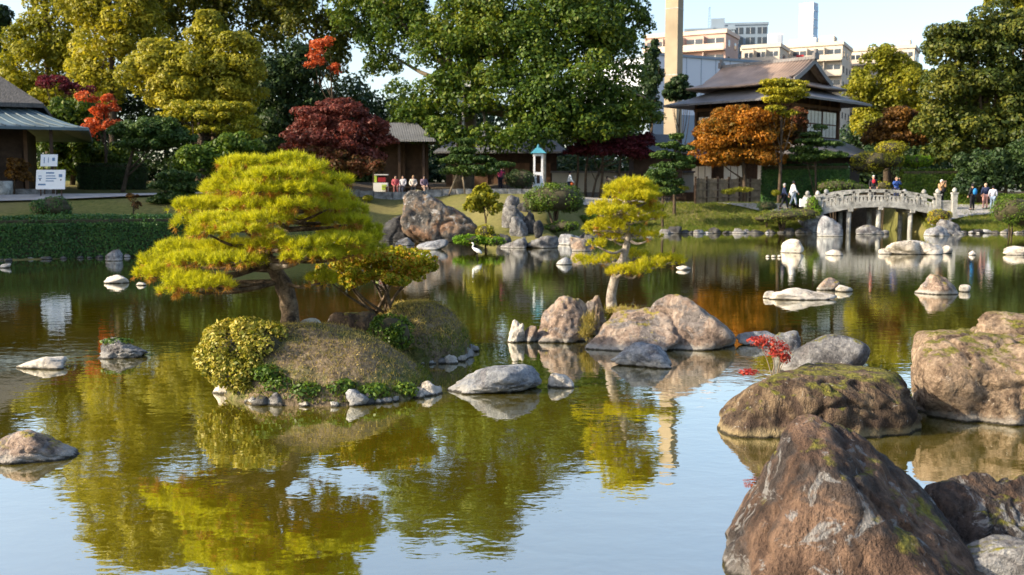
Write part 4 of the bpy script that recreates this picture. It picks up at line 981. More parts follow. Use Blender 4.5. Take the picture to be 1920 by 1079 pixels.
# ------------------------------------------------------------------ hedges and clipped shrubs of the bank
hedge('long dense clipped hedge lining the water on the left bank', (-22.5, 36.8), (-13.1, 40.9), 2.2, 1.62, 'hedge', 34000, 0.085, zb=-0.05, seed=11)
hedge('tall clipped hedge before the two-storey house', A(1428, 360, 72)[:2], A(1588, 360, 71.2)[:2], 1.1, 2.75, 'hedge', 20000, 0.12, zb=1.75, seed=12)
hedge('dark clipped hedge behind the bridge walkers', A(1688, 360, 72.5)[:2], A(1825, 360, 72)[:2], 1.1, 2.45, 'shrub', 15000, 0.12, zb=1.7, seed=13)
hedge('dark low hedge behind the teahouse sign', A(150, 360, 60)[:2], A(275, 360, 60.5)[:2], 1.0, 1.5, 'dark', 9000, 0.11, seed=14)
hedge('low hedge along the path behind the paired round bushes', A(1090, 370, 62)[:2], A(1205, 372, 63.5)[:2], .9, .7, 'shrub', 7000, 0.1, seed=15)
hedge('low green strip hedge right of the bridge walkers', A(1862, 385, 68)[:2], A(1960, 385, 68)[:2], .8, .8, 'shrub', 4000, 0.1, seed=16)
B = bush_px
B('round_bush', 'dark green clipped dome bush on the left lawn', [(96, 391, 39, 19), (104, 382, 24, 14)], 45, 'hedge', 5000, 0.08)
B('round_bush', 'rounded clipped bush on bare stems right of the cascade', [(1040, 372, 54, 27), (1010, 378, 30, 22), (1070, 380, 26, 20)], 52, 'shrub', 9000, 0.1)
B('round_bush', 'dark low bush at the foot of the stemmed round bush', [(1060, 424, 26, 10), (1040, 428, 20, 8)], 51, 'shrub', 2500, 0.09)
B('round_bush', 'dark dome bush beside the white lantern post', [(975, 336, 30, 17)], 66, 'dark', 3500, 0.1)
B('round_bush', 'small dark ball shrub on the grassy bank', [(1438, 387, 18, 10)], 63.5, 'dark', 2200, 0.08)
B('round_bush', 'large light green round bush on the right lawn', [(1898, 395, 40, 28), (1925, 402, 36, 26)], 60, 'shrub', 8000, 0.1)
B('round_bush', 'fresh green bush at the left end of the bridge', [(1524, 384, 13, 15), (1530, 395, 12, 14)], 63.6, 'bright', 2200, 0.09)
B('round_bush', 'brownish low bush at the right end of the bridge', [(1762, 404, 22, 12), (1752, 412, 16, 10)], 61.9, 'azalea', 2600, 0.08)
B('round_bush', 'low spreading bush on the bank left of the bridge', [(1470, 404, 46, 10), (1505, 402, 30, 12), (1440, 410, 30, 8)], 62.6, 'turf', 6000, 0.09)
B('round_bush', 'low clipped mound bush behind the bridge', [(1568, 350, 40, 12), (1600, 353, 30, 10)], 68.5, 'shrub', 4000, 0.1)
B('round_bush', 'yellowish little bush behind the bridge railing', [(1655, 350, 16, 10)], 68, 'ygreen', 1500, 0.1)
B('topiary_pine', 'clipped cloud-topped pine behind the bridge', [(1672, 279, 30, 14), (1645, 302, 48, 18), (1625, 312, 30, 14)], 73.5, 'needle_yel', 9000, 0.11, cat='pine tree')
B('topiary_pine', 'flat clipped green dome pine right of the cloud-topped pine', [(1715, 303, 32, 11)], 74.5, 'bright', 4000, 0.11, cat='pine tree')
B('round_bush', 'bright green bush at the water under the yellow sapling', [(880, 450, 31, 9), (925, 453, 24, 8)], 43.5, 'bright', 5000, 0.09, base=tuple(A(900, 462, 43.5) * [1, 1, 0]))
B('round_bush', 'yellow-green bush rising over the bright waterside bush', [(910, 436, 18, 14), (918, 446, 20, 11)], 43.9, 'ygreen', 3000, 0.09, base=tuple(A(910, 462, 43.9) * [1, 1, 0]))
tree('sapling_tree', 'thin yellow-leaved sapling right of the giant boulder', 50, [(905, 372, 26, 18), (890, 388, 20, 14), (925, 390, 18, 16), (905, 355, 16, 10)], 'ygreen', 2600, 0.14, bx=912, r0=.05, per=10)
tree('maple_tree', 'small orange-leaved maple before the teahouse wall', 51, [(32, 308, 22, 14), (25, 325, 18, 12), (42, 330, 18, 14)], 'brownleaf', 1800, 0.13, bx=30, r0=.05, per=12)
tree('broadleaf_tree', 'tiny bare shrub at the end of the long hedge', 46, [(248, 372, 14, 8), (256, 385, 12, 8)], 'brownleaf', 260, 0.1, bx=250, r0=.04, per=6)
for i, (px, py, d, rx) in enumerate([(1390, 356, 66, 22), (1365, 360, 66, 14), (1455, 362, 66.5, 8), (690, 372, 61, 10), (1278, 354, 66, 16)]):
    c = A(px, py, d); rg = np.random.default_rng(500 + i)
    add('low_shrub', leaves(rg, [c], [(rx / ppm(d), .4, .18)], 700, 0.09, inner=.5), M['ygreen'], None, (c[0], c[1], float(ground_z(c[0], c[1]))), label='low yellow-leaved shrub beside the gravel path', cat='shrub', group='yellow shrubs along the path')
# rough grass along the far water's edge
rg = np.random.default_rng(600)
px = np.concatenate([rg.uniform(4.5, 19, 7500), rg.uniform(26.2, 34, 3600), rg.uniform(-13.3, -4.5, 1500)])
py = np.interp(px, SH[:, 0], SH[:, 1]) + np.abs(rg.normal(0.3, 1.2, len(px)))
px = np.concatenate([px, rg.uniform(5, 19, 9000), rg.uniform(-25, -13.5, 6000), rg.uniform(26.5, 34, 3000)])
py = np.concatenate([py, np.interp(px[-18000:], SH[:, 0], SH[:, 1]) + rg.uniform(0.5, 7.5, 18000)])
P = np.stack([px, py, ground_z(px, py)], 1)
gs = add('bank_grass', tufts(rg, P, np.tile([0., 0, 1], (len(P), 1)), 3, .22, .028, .6), M['turf'], None, (0, 0, 0), label='rough tufted grass along the far bank', cat='grass', kind='stuff')

# ------------------------------------------------------------------ building helpers
def frame(cx, cy, th):
    """corner nearest the viewer; a runs along the front to the left, b along the right side to the back"""
    ea, eb = np.array([-math.cos(th), math.sin(th), 0]), np.array([math.sin(th), math.cos(th), 0])
    o = np.array([cx, cy, 0.0])
    return (lambda a, b, z: o + ea * a + eb * b + np.array([0, 0, z])), ea, eb
def fbox(fr, a0, a1, b0, b1, z0, z1):
    f, ea, eb = fr
    return box(f((a0 + a1) / 2, (b0 + b1) / 2, (z0 + z1) / 2), (abs(a1 - a0), abs(b1 - b0), abs(z1 - z0)), axes=(ea, eb))
M['wood_dark'] = mat_plain('wood_dark', (0.05, 0.032, 0.022), 0.4, 2.5, 0.7, 0.2, 0, 0.3, 20)
M['wood_brown'] = mat_plain('wood_brown', (0.13, 0.075, 0.045), 0.35, 2.5, 0.7, 0.2, 0, 0.3, 20)
M['plaster'] = mat_plain('plaster', (0.5, 0.46, 0.38), 0.1, 1.5, 0.9)
M['shoji'] = mat_plain('shoji_paper', (0.74, 0.74, 0.68), 0.06, 2, 0.25, 0.5)
M['glass'] = mat_plain('window_glass', (0.035, 0.045, 0.06), 0.2, 1, 0.12, 0.6)
M['stone_pale'] = mat_rock('stone_pale', (0.17, 0.17, 0.16), (0.33, 0.33, 0.31), (0.5, 0.5, 0.47), 2.4, 0, lichen=0.25, band=0, bump=0.6)
M['white_paint'] = mat_plain('white_paint', (0.74, 0.75, 0.76), 0.05, 2, 0.5)
M['concrete'] = mat_plain('concrete_tan', (0.3, 0.25, 0.18), 0.18, 0.35, 0.9, 0.15)
def tile_mat(name, col, ang, fq):
    t = NT(name); p = t.pos()
    mp = t.n('Mapping'); mp.inputs['Rotation'].default_value = (0, 0, ang); t.l(p, mp.inputs['Vector'])
    wv = t.n('TexWave'); wv.inputs['Scale'].default_value = fq; wv.inputs['Distortion'].default_value = 0.2; t.l(mp.outputs[0], wv.inputs['Vector'])
    n = t.noise(0.9, 5, 0.65, p)
    c = t.ramp(n, [(0.3, tuple(x * 0.7 for x in col)), (0.7, tuple(x * 1.25 for x in col))])
    return t.done(t.bsdf(c, 0.5, 0.4, 0, t.bump(wv.outputs[0], 0.5, 0.06)))
HT = R(45); CT = R(27)
M['tiles'] = tile_mat('roof_tiles', (0.3, 0.215, 0.165), HT, 1.1)
M['tiles_grey'] = tile_mat('roof_tiles_grey', (0.15, 0.145, 0.15), HT, 1.1)
M['copper'] = mat_plain('roof_sheet_blue', (0.085, 0.13, 0.16), 0.3, 0.8, 0.5, 0.4, 0, 0.2, 6)
M['tiles_small'] = tile_mat('roof_tiles_small', (0.12, 0.125, 0.13), 0.0, 2.6)
t = NT('thatch'); p = t.pos()
mp = t.n('Mapping'); mp.inputs['Scale'].default_value = (9, 3, 3); t.l(p, mp.inputs['Vector'])
n = t.noise(1.6, 5, 0.7, mp.outputs[0])
M['thatch'] = t.done(t.bsdf(t.ramp(n, [(0.3, (0.05, 0.05, 0.052)), (0.7, (0.16, 0.155, 0.15))]), 0.95, 0.1, 0, t.bump(n, 0.8, 0.08)))

# ------------------------------------------------------------------ the two-storey house
fr = frame(A(1492, 250, 74.5)[0], 74.5, HT)
f, ea, eb = fr
gz = 2.2
house = thing('two_storey_house', 'two-storey timber house with hipped gable tiled roof beyond the bridge', 'house', f(0, 0, gz))
W_, L_ = 8.6, 9.9
add('wall', fbox(fr, 0.9, L_ - 0.6, 0.9, W_ - .6, 6.2, 10.2), M['wood_dark'], house)
add('wall', fbox(fr, -0.6, L_ + 1.2, -0.2, W_ + .6, gz - .4, 5.9), M['wood_dark'], house)
def skirt(a0, a1, b0, b1, z0, ins, z1, mat, th=.16):
    o = [(a0, b0), (a1, b0), (a1, b1), (a0, b1)]; i = [(a0 + ins, b0 + ins), (a1 - ins, b0 + ins), (a1 - ins, b1 - ins), (a0 + ins, b1 - ins)]
    V = [f(a, b, z0) for a, b in o] + [f((oa * .5 + ia * .5), (ob * .5 + ib * .5), z0 + (z1 - z0) * .42) for (oa, ob), (ia, ib) in zip(o, i)] + [f(a, b, z1) for a, b in i]
    V += [v - [0, 0, th] for v in V]
    Fs = []
    for r in (0, 4):
        for k in range(4):
            k2 = (k + 1) % 4
            Fs.append((r + k, r + k2, r + 4 + k2, r + 4 + k)); Fs.append((12 + r + k2, 12 + r + k, 16 + r + k, 16 + r + k2))
    for k in range(4):
        k2 = (k + 1) % 4
        Fs.append((k2, k, 12 + k, 12 + k2)); Fs.append((8 + k, 8 + k2, 20 + k2, 20 + k))
    return np.array(V), Fs
add('eave_roof', skirt(-1.1, L_ + 1.4, -1.1, W_ + 1.4, 9.55, 3.0, 10.75, None), M['tiles_grey'], house)
add('lower_roof', skirt(-2.3, L_ + 3.0, -1.6, W_ + 2, 5.35, 2.9, 6.75, None), M['tiles_grey'], house)
def irimoya(a0, a1, b0, b1, ze, zr, ins, tg, name):
    bm_ = (b0 + b1) / 2; n = 9
    Z = lambda t: ze + (zr - ze) * (0.72 * t + 0.28 * t * t)
    V, Fs = [], []
    def quadgrid(rows):
        s = len(V); m = len(rows[0])
        for r in rows: V.extend(r)
        for i in range(len(rows) - 1):
            for k in range(m - 1):
                Fs.append((s + i * m + k, s + i * m + k + 1, s + (i + 1) * m + k + 1, s + (i + 1) * m + k))
    T = np.linspace(0, 1, n)
    for side in (0, 1):
        rows = []
        for t_ in T:
            b = b0 + (bm_ - b0) * t_ if side == 0 else b1 + (bm_ - b1) * t_
            q = ins * min(t_ / tg, 1.0) - (0.55 if t_ >= tg else 0)
            lift = 0.12 * (1 - t_) ** 2
            rows.append([f(a0 + q, b, Z(t_) + lift), f((a0 + a1) / 2, b, Z(t_)), f(a1 - q, b, Z(t_) + lift)])
        quadgrid(rows)
    for side in (0, 1):
        rows = []
        for t_ in np.linspace(0, tg, 5):
            q = ins * t_ / tg; a = a0 + q if side == 0 else a1 - q
            lift = 0.12 * (1 - t_) ** 2
            rows.append([f(a, b0 + (bm_ - b0) * t_, Z(t_) + lift), f(a, bm_, Z(t_)), f(a, b1 + (bm_ - b1) * t_, Z(t_) + lift)])
        quadgrid(rows)
    V2 = np.array(V)
    roof = add(name, (V2, Fs), M['tiles'], house, smooth=True)
    so = roof.modifiers.new('thick', 'SOLIDIFY'); so.thickness = 0.16; so.offset = -1
    # gable walls and bargeboards
    for side in (0, 1):
        a = a0 + ins + .15 if side == 0 else a1 - ins - .15
        tt = np.linspace(tg, 1, 5)
        lo = [f(a, b0 + (bm_ - b0) * t_, Z(t_) - .12) for t_ in tt]; hi = [f(a, b1 + (bm_ - b1) * t_, Z(t_) - .12) for t_ in tt[::-1][1:]]
        add('gable', (np.array(lo + hi), [tuple(range(len(lo) + len(hi)))]), M['wood_dark'], roof)
        aa = a0 + ins - .6 if side == 0 else a1 - ins + .6
        for bs in (b0, b1):
            pts = [f(aa, bs + (bm_ - bs) * t_, Z(t_) - .1) for t_ in np.linspace(tg * .9, 1, 6)]
            V_, F_ = [], []
            for q in pts:
                for da, dz in ((-.06, -.2), (.06, -.2), (.06, .2), (-.06, .2)):
                    V_.append(q + ea * da + np.array([0, 0, dz]))
            for i in range(len(pts) - 1):
                for k in range(4):
                    F_.append((i * 4 + k, i * 4 + (k + 1) % 4, i * 4 + 4 + (k + 1) % 4, i * 4 + 4 + k))
            F_ += [(0, 1, 2, 3), (len(V_) - 4, len(V_) - 3, len(V_) - 2, len(V_) - 1)]
            add('bargeboard', (np.array(V_), F_), M['tiles_grey'], roof)
    ar0, ar1 = a0 + ins - .7, a1 - ins + .7
    add('ridge', fbox(fr, ar0, ar1, bm_ - .22, bm_ + .22, zr - .1, zr + .28), M['tiles_grey'], roof)
    for a in (ar0, ar1):
        add('ridge_tile', join(fbox(fr, a - .12, a + .12, bm_ - .34, bm_ + .34, zr + .02, zr + .5), fbox(fr, a - .1, a + .1, bm_ - .14, bm_ + .14, zr + .5, zr + .8)), M['tiles_grey'], roof)
    return roof
irimoya(0.3, L_ + 0.1, 0.2, W_ - .1, 10.62, 12.75, 1.3, 0.3, 'roof')
# posts, rails and openings of the upper floor
for a in np.linspace(0.75, L_ - .5, 7):
    add('post', fbox(fr, a - .09, a + .09, 0.7, 0.92, 6.2, 9.9), M['wood_brown'], house)
for b in np.linspace(1.6, W_ - .5, 5):
    add('post', fbox(fr, 0.7, 0.92, b - .09, b + .09, 6.2, 9.9), M['wood_brown'], house)
add('beam', fbox(fr, 0.6, L_ - .4, 0.62, 0.78, 9.0, 9.25), M['wood_brown'], house)
add('beam', fbox(fr, 0.62, 0.78, 0.6, W_ - .4, 9.0, 9.25), M['wood_brown'], house)
def win_side(b0, b1, z0, z1, nb, nz, aout=0.72):
    w = add('window', fbox(fr, aout - .02, aout + .1, b0, b1, z0, z1), M['wood_brown'], house)
    db, dz = (b1 - b0) / nb, (z1 - z0) / nz
    for i in range(nb):
        for j in range(nz):
            add('pane', fbox(fr, aout - .06, aout - .03, b0 + i * db + .05, b0 + (i + 1) * db - .05, z0 + j * dz + .05, z0 + (j + 1) * dz - .05), M['shoji'], w)
def win_front(a0, a1, z0, z1, na, nz, bout=0.72, mat='glass'):
    w = add('window', fbox(fr, a0, a1, bout - .02, bout + .1, z0, z1), M['wood_brown'], house)
    da, dz = (a1 - a0) / na, (z1 - z0) / nz
    for i in range(na):
        for j in range(nz):
            add('pane', fbox(fr, a0 + i * da + .05, a0 + (i + 1) * da - .05, bout - .06, bout - .03, z0 + j * dz + .05, z0 + (j + 1) * dz - .05), M[mat], w)
win_side(2.9, 5.1, 6.8, 8.85, 4, 2); win_side(5.3, 7.5, 6.8, 8.85, 4, 2)
win_front(8.0, 9.1, 7.2, 8.6, 2, 2, mat='shoji'); win_front(6.3, 7.7, 7.0, 8.8, 3, 2); win_front(4.2, 5.8, 7.0, 8.8, 3, 2); win_front(2.0, 3.6, 7.0, 8.8, 3, 2)
for i in range(3):
    w = add('window', fbox(fr, -0.68, -.58, 1.0 + i * 2.2, 2.9 + i * 2.2, 3.0, 4.7), M['wood_brown'], house)
    for k in range(3):
        add('pane', fbox(fr, -.73, -.7, 1.08 + i * 2.2 + k * .6, 1.6 + i * 2.2 + k * .6, 3.1, 4.6), M['shoji'], w)
    w = add('window', fbox(fr, 1.0 + i * 3, 3.0 + i * 3, -.3, -.18, 3.0, 4.7), M['wood_brown'], house)
    for k in range(3):
        add('pane', fbox(fr, 1.08 + i * 3 + k * .64, 1.64 + i * 3 + k * .64, -.35, -.32, 3.1, 4.6), M['shoji'], w)

# ------------------------------------------------------------------ teahouse at the left edge
tx, ty, tz = -30.8, 57.5, 2.35
tea = thing('teahouse', 'dark timber teahouse with thatched roof over a blue sheet metal eave', 'teahouse', (tx, ty, tz))
def hiproof(cx, cy, hx, hy, z0, ix, iy, z1, n=6, pw=1.25, th=.14):
    V, Fs = [], []
    for i in range(n + 1):
        t_ = i / n; z = z0 + (z1 - z0) * t_ ** pw
        x, y = hx + (ix - hx) * t_, hy + (iy - hy) * t_
        V += [(cx - x, cy - y, z), (cx + x, cy - y, z), (cx + x, cy + y, z), (cx - x, cy + y, z)]
    m = len(V); V = np.array(V + [(x, y, z - th) for x, y, z in V])
    for i in range(n):
        for k in range(4):
            k2 = (k + 1) % 4
            Fs.append((i * 4 + k, i * 4 + k2, i * 4 + 4 + k2, i * 4 + 4 + k)); Fs.append((m + i * 4 + k2, m + i * 4 + k, m + i * 4 + 4 + k, m + i * 4 + 4 + k2))
    for k in range(4):
        k2 = (k + 1) % 4; Fs.append((k2, k, m + k, m + k2)); Fs.append((n * 4 + k, n * 4 + k2, m + n * 4 + k2, m + n * 4 + k))
    Fs.append((n * 4, n * 4 + 1, n * 4 + 2, n * 4 + 3))
    return V, Fs
zl = A(175, 240, 51)[2]
lr = add('eave_roof', hiproof(tx, ty, 8.7, 6.6, zl, 5.6, 3.6, zl + 1.28, 6, 1.35), M['copper'], tea)
for i in range(26):
    u = -8.2 + i * 16.4 / 25; ui = u * 5.6 / 8.7
    pts = [(tx + u + (ui - u) * t_, ty - 6.6 + 3.0 * t_, zl + 1.28 * t_ ** 1.35 + .03) for t_ in (0, .25, .5, .75, 1)]
    add('seam', tube(pts, .035, 5), M['copper'], lr)
add('thatched_roof', hiproof(tx, ty, 6.55, 4.5, zl + 1.32, 2.0, .5, zl + 4.7, 6, 1.05, .22), M['thatch'], tea)
add('wall', box((tx, ty + .4, (tz + zl) / 2 - .2), (11.2, 7.6, zl - tz + .5)), M['wood_dark'], tea)
for u in (-1.5, .4, 2.1, 3.8, 5.55):
    add('post', box((tx + u, ty - 3.55, (tz + zl) / 2 - .2), (.17, .17, zl - tz + .4)), M['wood_brown'], tea)
for u in (-.55, 1.25, 2.95, 4.65):
    add('shutter', box((tx + u, ty - 3.46, tz + 1.2), (1.45, .1, 2.2)), M['wood_brown' if u == 2.95 else 'wood_dark'], tea)
for u in (3.0, 6.9):
    add('post', box((tx + u, ty - 5.9, (tz + zl) / 2 - .15), (.15, .15, zl - tz + .3)), M['wood_dark'], tea)
add('step', box((tx + 2, ty - 4.4, tz + .1), (10, 1.1, .5)), M['kerb'], tea)

tea.rotation_euler = (0, 0, R(22))
tea.location = (-31.98, 53.86, tz)
# notice boards beside the teahouse
M['board'] = mat_plain('notice_board_white', (0.72, 0.76, 0.8), 0.03, 3, 0.5)
M['print'] = mat_plain('notice_print_blue', (0.1, 0.2, 0.36), 0.1, 3, 0.6)
def board(label, px, py, wpx, hpx, d, marks):
    c = A(px, py, d); w, h = wpx / ppm(d), hpx / ppm(d)
    gz_ = float(ground_z(c[0], c[1]))
    s = thing('notice_board', label, 'sign', (c[0], c[1], gz_))
    tl = 0.18
    def P(u, v, off): return np.array([c[0] + u * w, c[1] + v * h * tl - off, c[2] + v * h])
    def plate(u0, u1, v0, v1, off, th):
        V = [P(u, v, o) for o in (off, off - th) for u, v in ((u0, v0), (u1, v0), (u1, v1), (u0, v1))]
        return np.array(V), [(0, 1, 2, 3), (7, 6, 5, 4), (0, 4, 5, 1), (1, 5, 6, 2), (2, 6, 7, 3), (3, 7, 4, 0)]
    pn = add('panel', plate(-.5, .5, -.5, .5, 0.02, .05), M['board'], s)
    for u0, u1, v0, v1 in marks:
        add('print', plate(u0, u1, v0, v1, .026, .004), M['print'], pn)
    for u in (-.36, .36):
        q = P(u, -.5, -.03)
        add('leg', box((q[0], q[1] + .05, (gz_ + c[2]) / 2 - .02), (.05, .05, c[2] - gz_ + .1)), M['wood_dark'], s)
board('large tilted white notice board with blue print beside the teahouse', 95, 337, 54, 36, 49.5, [(-.16, .12, .3, .38), (-.16, .16, .16, .21), (-.16, .2, .03, .08), (-.16, .12, -.1, -.05), (-.42, -.16, -.3, -.22), (.28, .4, .12, .28), (-.42, -.3, .16, .2), (-.42, -.3, .04, .08)])
board('smaller white notice board standing behind the large tilted one', 92, 301, 31, 22, 50.2, [(.2, .36, -.05, .22), (-.3, -.25, -.25, .25), (-.05, -.01, -.2, .25)])
c = A(6, 350, 50)
add('stone_basin', lathe((c[0], c[1], float(ground_z(c[0], c[1])) - .05), [(.38, 0), (.42, .3), (.46, .75), (.42, .8), (.34, .7)], 14), M['stone_pale'], None, None, True, label='grey stone basin at the corner of the teahouse', cat='basin')

# ------------------------------------------------------------------ rest pavilion, benches, lantern post, fences
pv = A(762, 345, 70); pz = float(ground_z(pv[0], pv[1]))
pav = thing('rest_pavilion', 'dark open rest pavilion with grey roof under the camphor', 'pavilion', (pv[0], pv[1], pz))
def pbox(*a): return box(*a)
pe = A(790, 263, 70)[2]
add('roof', hiproof(pv[0] - .6, pv[1] + 1.6, 2.7, 2.4, pe, 1.2, .15, pe + 1.3, 5, 1.1), M['tiles_small'], pav)
for dx in (-2.3, -.5, 1.2):
    for dy in (0.2, 3.2):
        add('post', box((pv[0] + dx, pv[1] + dy, (pz + pe) / 2), (.16, .16, pe - pz)), M['wood_dark'], pav)
add('back_wall', box((pv[0] - .6, pv[1] + 3.35, (pz + pe) / 2), (3.7, .1, pe - pz - .1)), M['wood_dark'], pav)
def bench(label, x, y, w):
    z = float(ground_z(x, y)); b = thing('bench', label, 'bench', (x, y, z))
    for k in range(3):
        add('plank', box((x, y - .17 + k * .17, z + .45), (w, .15, .05)), M['wood_brown'], b)
    for s_ in (-.42, .42):
        add('leg', box((x + s_ * w, y, z + .2), (.09, .4, .44)), M['wood_dark'], b)
    return z
bz = bench('long wooden bench where four people sit before the pavilion', A(770, 345, 68)[0], 68.2, 2.9)
bench('empty dark wooden bench on the path beside the seated people', A(765, 350, 66.2)[0], 66.3, 3.4)
st = A(714, 348, 67); sz = float(ground_z(st[0], st[1]))
stall = thing('drink_cart', 'small white cart with a green trimmed board left of the seated people', 'cart', (st[0], st[1], sz))
add('body', box((st[0], st[1], sz + .45), (.95, .5, .6)), M['white_paint'], stall)
M['lime'] = mat_plain('lime_green_trim', (0.4, 0.55, 0.08), 0.1, 3, 0.5); M['deepred'] = mat_plain('deep_red', (0.28, 0.02, 0.03), 0.2, 3, 0.6)
add('panel', box((st[0] + .25, st[1] - .265, sz + .45), (.3, .02, .35)), M['lime'], stall)
add('sign', box((st[0] - .33, st[1], sz + 1.0), (.16, .3, .45)), M['lime'], stall)
add('shelf', box((st[0] + .08, st[1], sz + .95), (.5, .4, .3)), M['deepred'], stall)
add('awning', box((st[0] + .05, st[1], sz + 1.28), (.9, .5, .06)), M['white_paint'], stall)
for s_ in (-.35, .35):
    add('wheel', lathe((st[0] + s_, st[1] - .2, sz), [(.12, 0), (.14, .08), (.12, .16)], 10), M['wood_dark'], stall)
# white lantern post
lp = A(1009, 345, 67); lz = float(ground_z(lp[0], lp[1])) - .05
lan = thing('lantern_post', 'white tapering lantern post with openings and a teal cap', 'lantern', (lp[0], lp[1], lz))
M['teal'] = mat_plain('teal_cap', (0.06, 0.24, 0.32), 0.15, 4, 0.5)
def frust(c, w0, w1, z0, z1):
    V = [(c[0] + sx * w / 2, c[1] + sy * w / 2, z) for w, z in ((w0, z0), (w1, z1)) for sx, sy in ((-1, -1), (1, -1), (1, 1), (-1, 1))]
    return np.array(V), [(3, 2, 1, 0), (4, 5, 6, 7)] + [(k, (k + 1) % 4, 4 + (k + 1) % 4, 4 + k) for k in range(4)]
hl = A(1009, 284, 67)[2] - lz
add('shaft', frust(lp, .78, .62, lz, lz + hl * .5), M['white_paint'], lan)
for sx in (-1, 1):
    for sy in (-1, 1):
        add('corner_post', box((lp[0] + sx * .26, lp[1] + sy * .26, lz + hl * .72), (.12, .12, hl * .44)), M['white_paint'], lan)
add('lintel', box((lp[0], lp[1], lz + hl * .92), (.68, .68, hl * .06)), M['white_paint'], lan)
add('opening', box((lp[0], lp[1] - .36, lz + hl * .33), (.2, .03, hl * .2)), M['wood_dark'], lan)
add('cap', frust(lp, 1.05, .3, lz + hl * .95, lz + hl * 1.08), M['teal'], lan)
add('finial', lathe((lp[0], lp[1], lz + hl * 1.08), [(.08, 0), (.1, .08), (.02, .25)], 8), M['teal'], lan)
for i, (px, yt) in enumerate([(1021, 256), (869, 150)]):
    b = A(px, 345, 71 + i); zz = float(ground_z(b[0], b[1])); tp = A(px, yt, 71 + i)
    o = thing('utility_post', ['plain grey post behind the white lantern post', 'tall pale utility pole with white lamps inside the camphor shade'][i], 'post', (b[0], b[1], zz))
    add('shaft', tube([(b[0], b[1], zz - .2), (b[0], b[1], tp[2])], .1, 10), M['stone_pale'], o, smooth=True)
    if i:
        for py, dx in ((158, .3), (192, -.2), (196, .5)):
            q = A(px, py, 72)
            add('lamp', box((q[0] + dx, q[1] - .3, q[2]), (.42, .3, .42)), M['white_paint'], o)
# brushwood fence
fz0, fz1 = A(1304, 350, 68.5), A(1426, 350, 71)
fence = thing('brushwood_fence', 'grey brushwood fence under the orange maple', 'fence', ((fz0[0] + fz1[0]) / 2, 69.7, 1.8))
rg = np.random.default_rng(66)
for bay in range(6):
    p0, p1 = fz0 + (fz1 - fz0) * bay / 6, fz0 + (fz1 - fz0) * (bay + 1) / 6
    sl = []
    for k in range(9):
        q = p0 + (p1 - p0) * (k + .5) / 9
        sl.append(box((q[0], q[1] + rg.uniform(-.02, .02), 2.6 + rg.uniform(-.03, .03)), (.075, .05, 1.75)))
    add('slat', join(*sl), M['bark_pale'], fence, kind='stuff')
    add('post', box((p0[0], p0[1], 2.65), (.13, .13, 1.95)), M['wood_dark'], fence)
    for z in (2.2, 2.7, 3.2):
        add('rail', tube([p0 * [1, 1, 0] + [0, -.06, z], p1 * [1, 1, 0] + [0, -.06, z]], .035, 6), M['bark_pale'], fence)
# low wall and shed behind the purple maple
w0, w1 = A(1035, 345, 78), A(1300, 345, 78)
lw = thing('garden_wall', 'long low plastered garden wall with grey coping behind the purple maple', 'wall', ((w0[0] + w1[0]) / 2, 78, 2.6))
add('panel', box(((w0[0] + w1[0]) / 2, 78, 3.3), (w1[0] - w0[0], .25, 1.5)), M['plaster'], lw)
add('coping', box(((w0[0] + w1[0]) / 2, 78, 4.12), (w1[0] - w0[0] + .2, .6, .14)), M['tiles_grey'], lw)
shd = thing('storehouse', 'low dark storehouse with sloped grey roof left of the two-storey house', 'shed', (A(1235, 300, 74)[0], 74, 2.4))
sx, sy = A(1232, 300, 75)[0], 76
add('wall', box((sx, sy, 3.9), (3.6, 3, 3.4)), M['wood_dark'], shd)
add('roof', hiproof(sx, sy, 2.5, 2.2, 5.5, 1.0, .1, 6.9, 4, 1.1), M['tiles_small'], shd)
add('window', box((sx - .2, sy - 1.53, 4.1), (.9, .08, .7)), M['shoji'], shd)
wing = thing('garden_gatehouse', 'dark timber gate building behind the camphor trunk', 'building', (A(960, 340, 82)[0], 82, 2.6))
gx_ = A(940, 300, 82)[0]
add('wall', box((gx_, 83, 4.3), (9, 3, 3.6)), M['wood_dark'], wing)
add('roof', hiproof(gx_, 83, 5.4, 2.6, 5.8, 3.5, .1, 7.6, 4, 1.1), M['tiles_small'], wing)
for k in range(5):
    add('door', box((gx_ - 3.4 + k * 1.7, 81.46, 3.8), (1.2, .08, 2.2)), M['wood_brown'], wing)

# ------------------------------------------------------------------ bridge
bx0, bx1, by = A(1537, 390, 63.6)[0], A(1752, 390, 63.6)[0], 63.6
bxc, bhw = (bx0 + bx1) / 2, (bx1 - bx0) / 2
bw = 2.2
br = thing('arched_bridge', 'pale grey arched stone footbridge with open railings over the channel', 'bridge', (bxc, by + bw / 2, 0))
def bz_(x): return 1.42 + 0.52 * (1 - ((x - bxc) / bhw) ** 2)
def archbeam(y0, y1, lo, hi, n=16, x0=None, x1=None):
    x0, x1 = bx0 if x0 is None else x0, bx1 if x1 is None else x1
    V, Fs = [], []
    for i in range(n + 1):
        x = x0 + (x1 - x0) * i / n; z = bz_(x)
        V += [(x, y0, z + lo), (x, y1, z + lo), (x, y1, z + hi), (x, y0, z + hi)]
    for i in range(n):
        for k in range(4):
            Fs.append((i * 4 + k, i * 4 + (k + 1) % 4, i * 4 + 4 + (k + 1) % 4, i * 4 + 4 + k))
    Fs += [(3, 2, 1, 0), (n * 4, n * 4 + 1, n * 4 + 2, n * 4 + 3)]
    return np.array(V), Fs
add('deck', archbeam(by + .05, by + bw - .05, -.2, 0), M['stone_pale'], br)
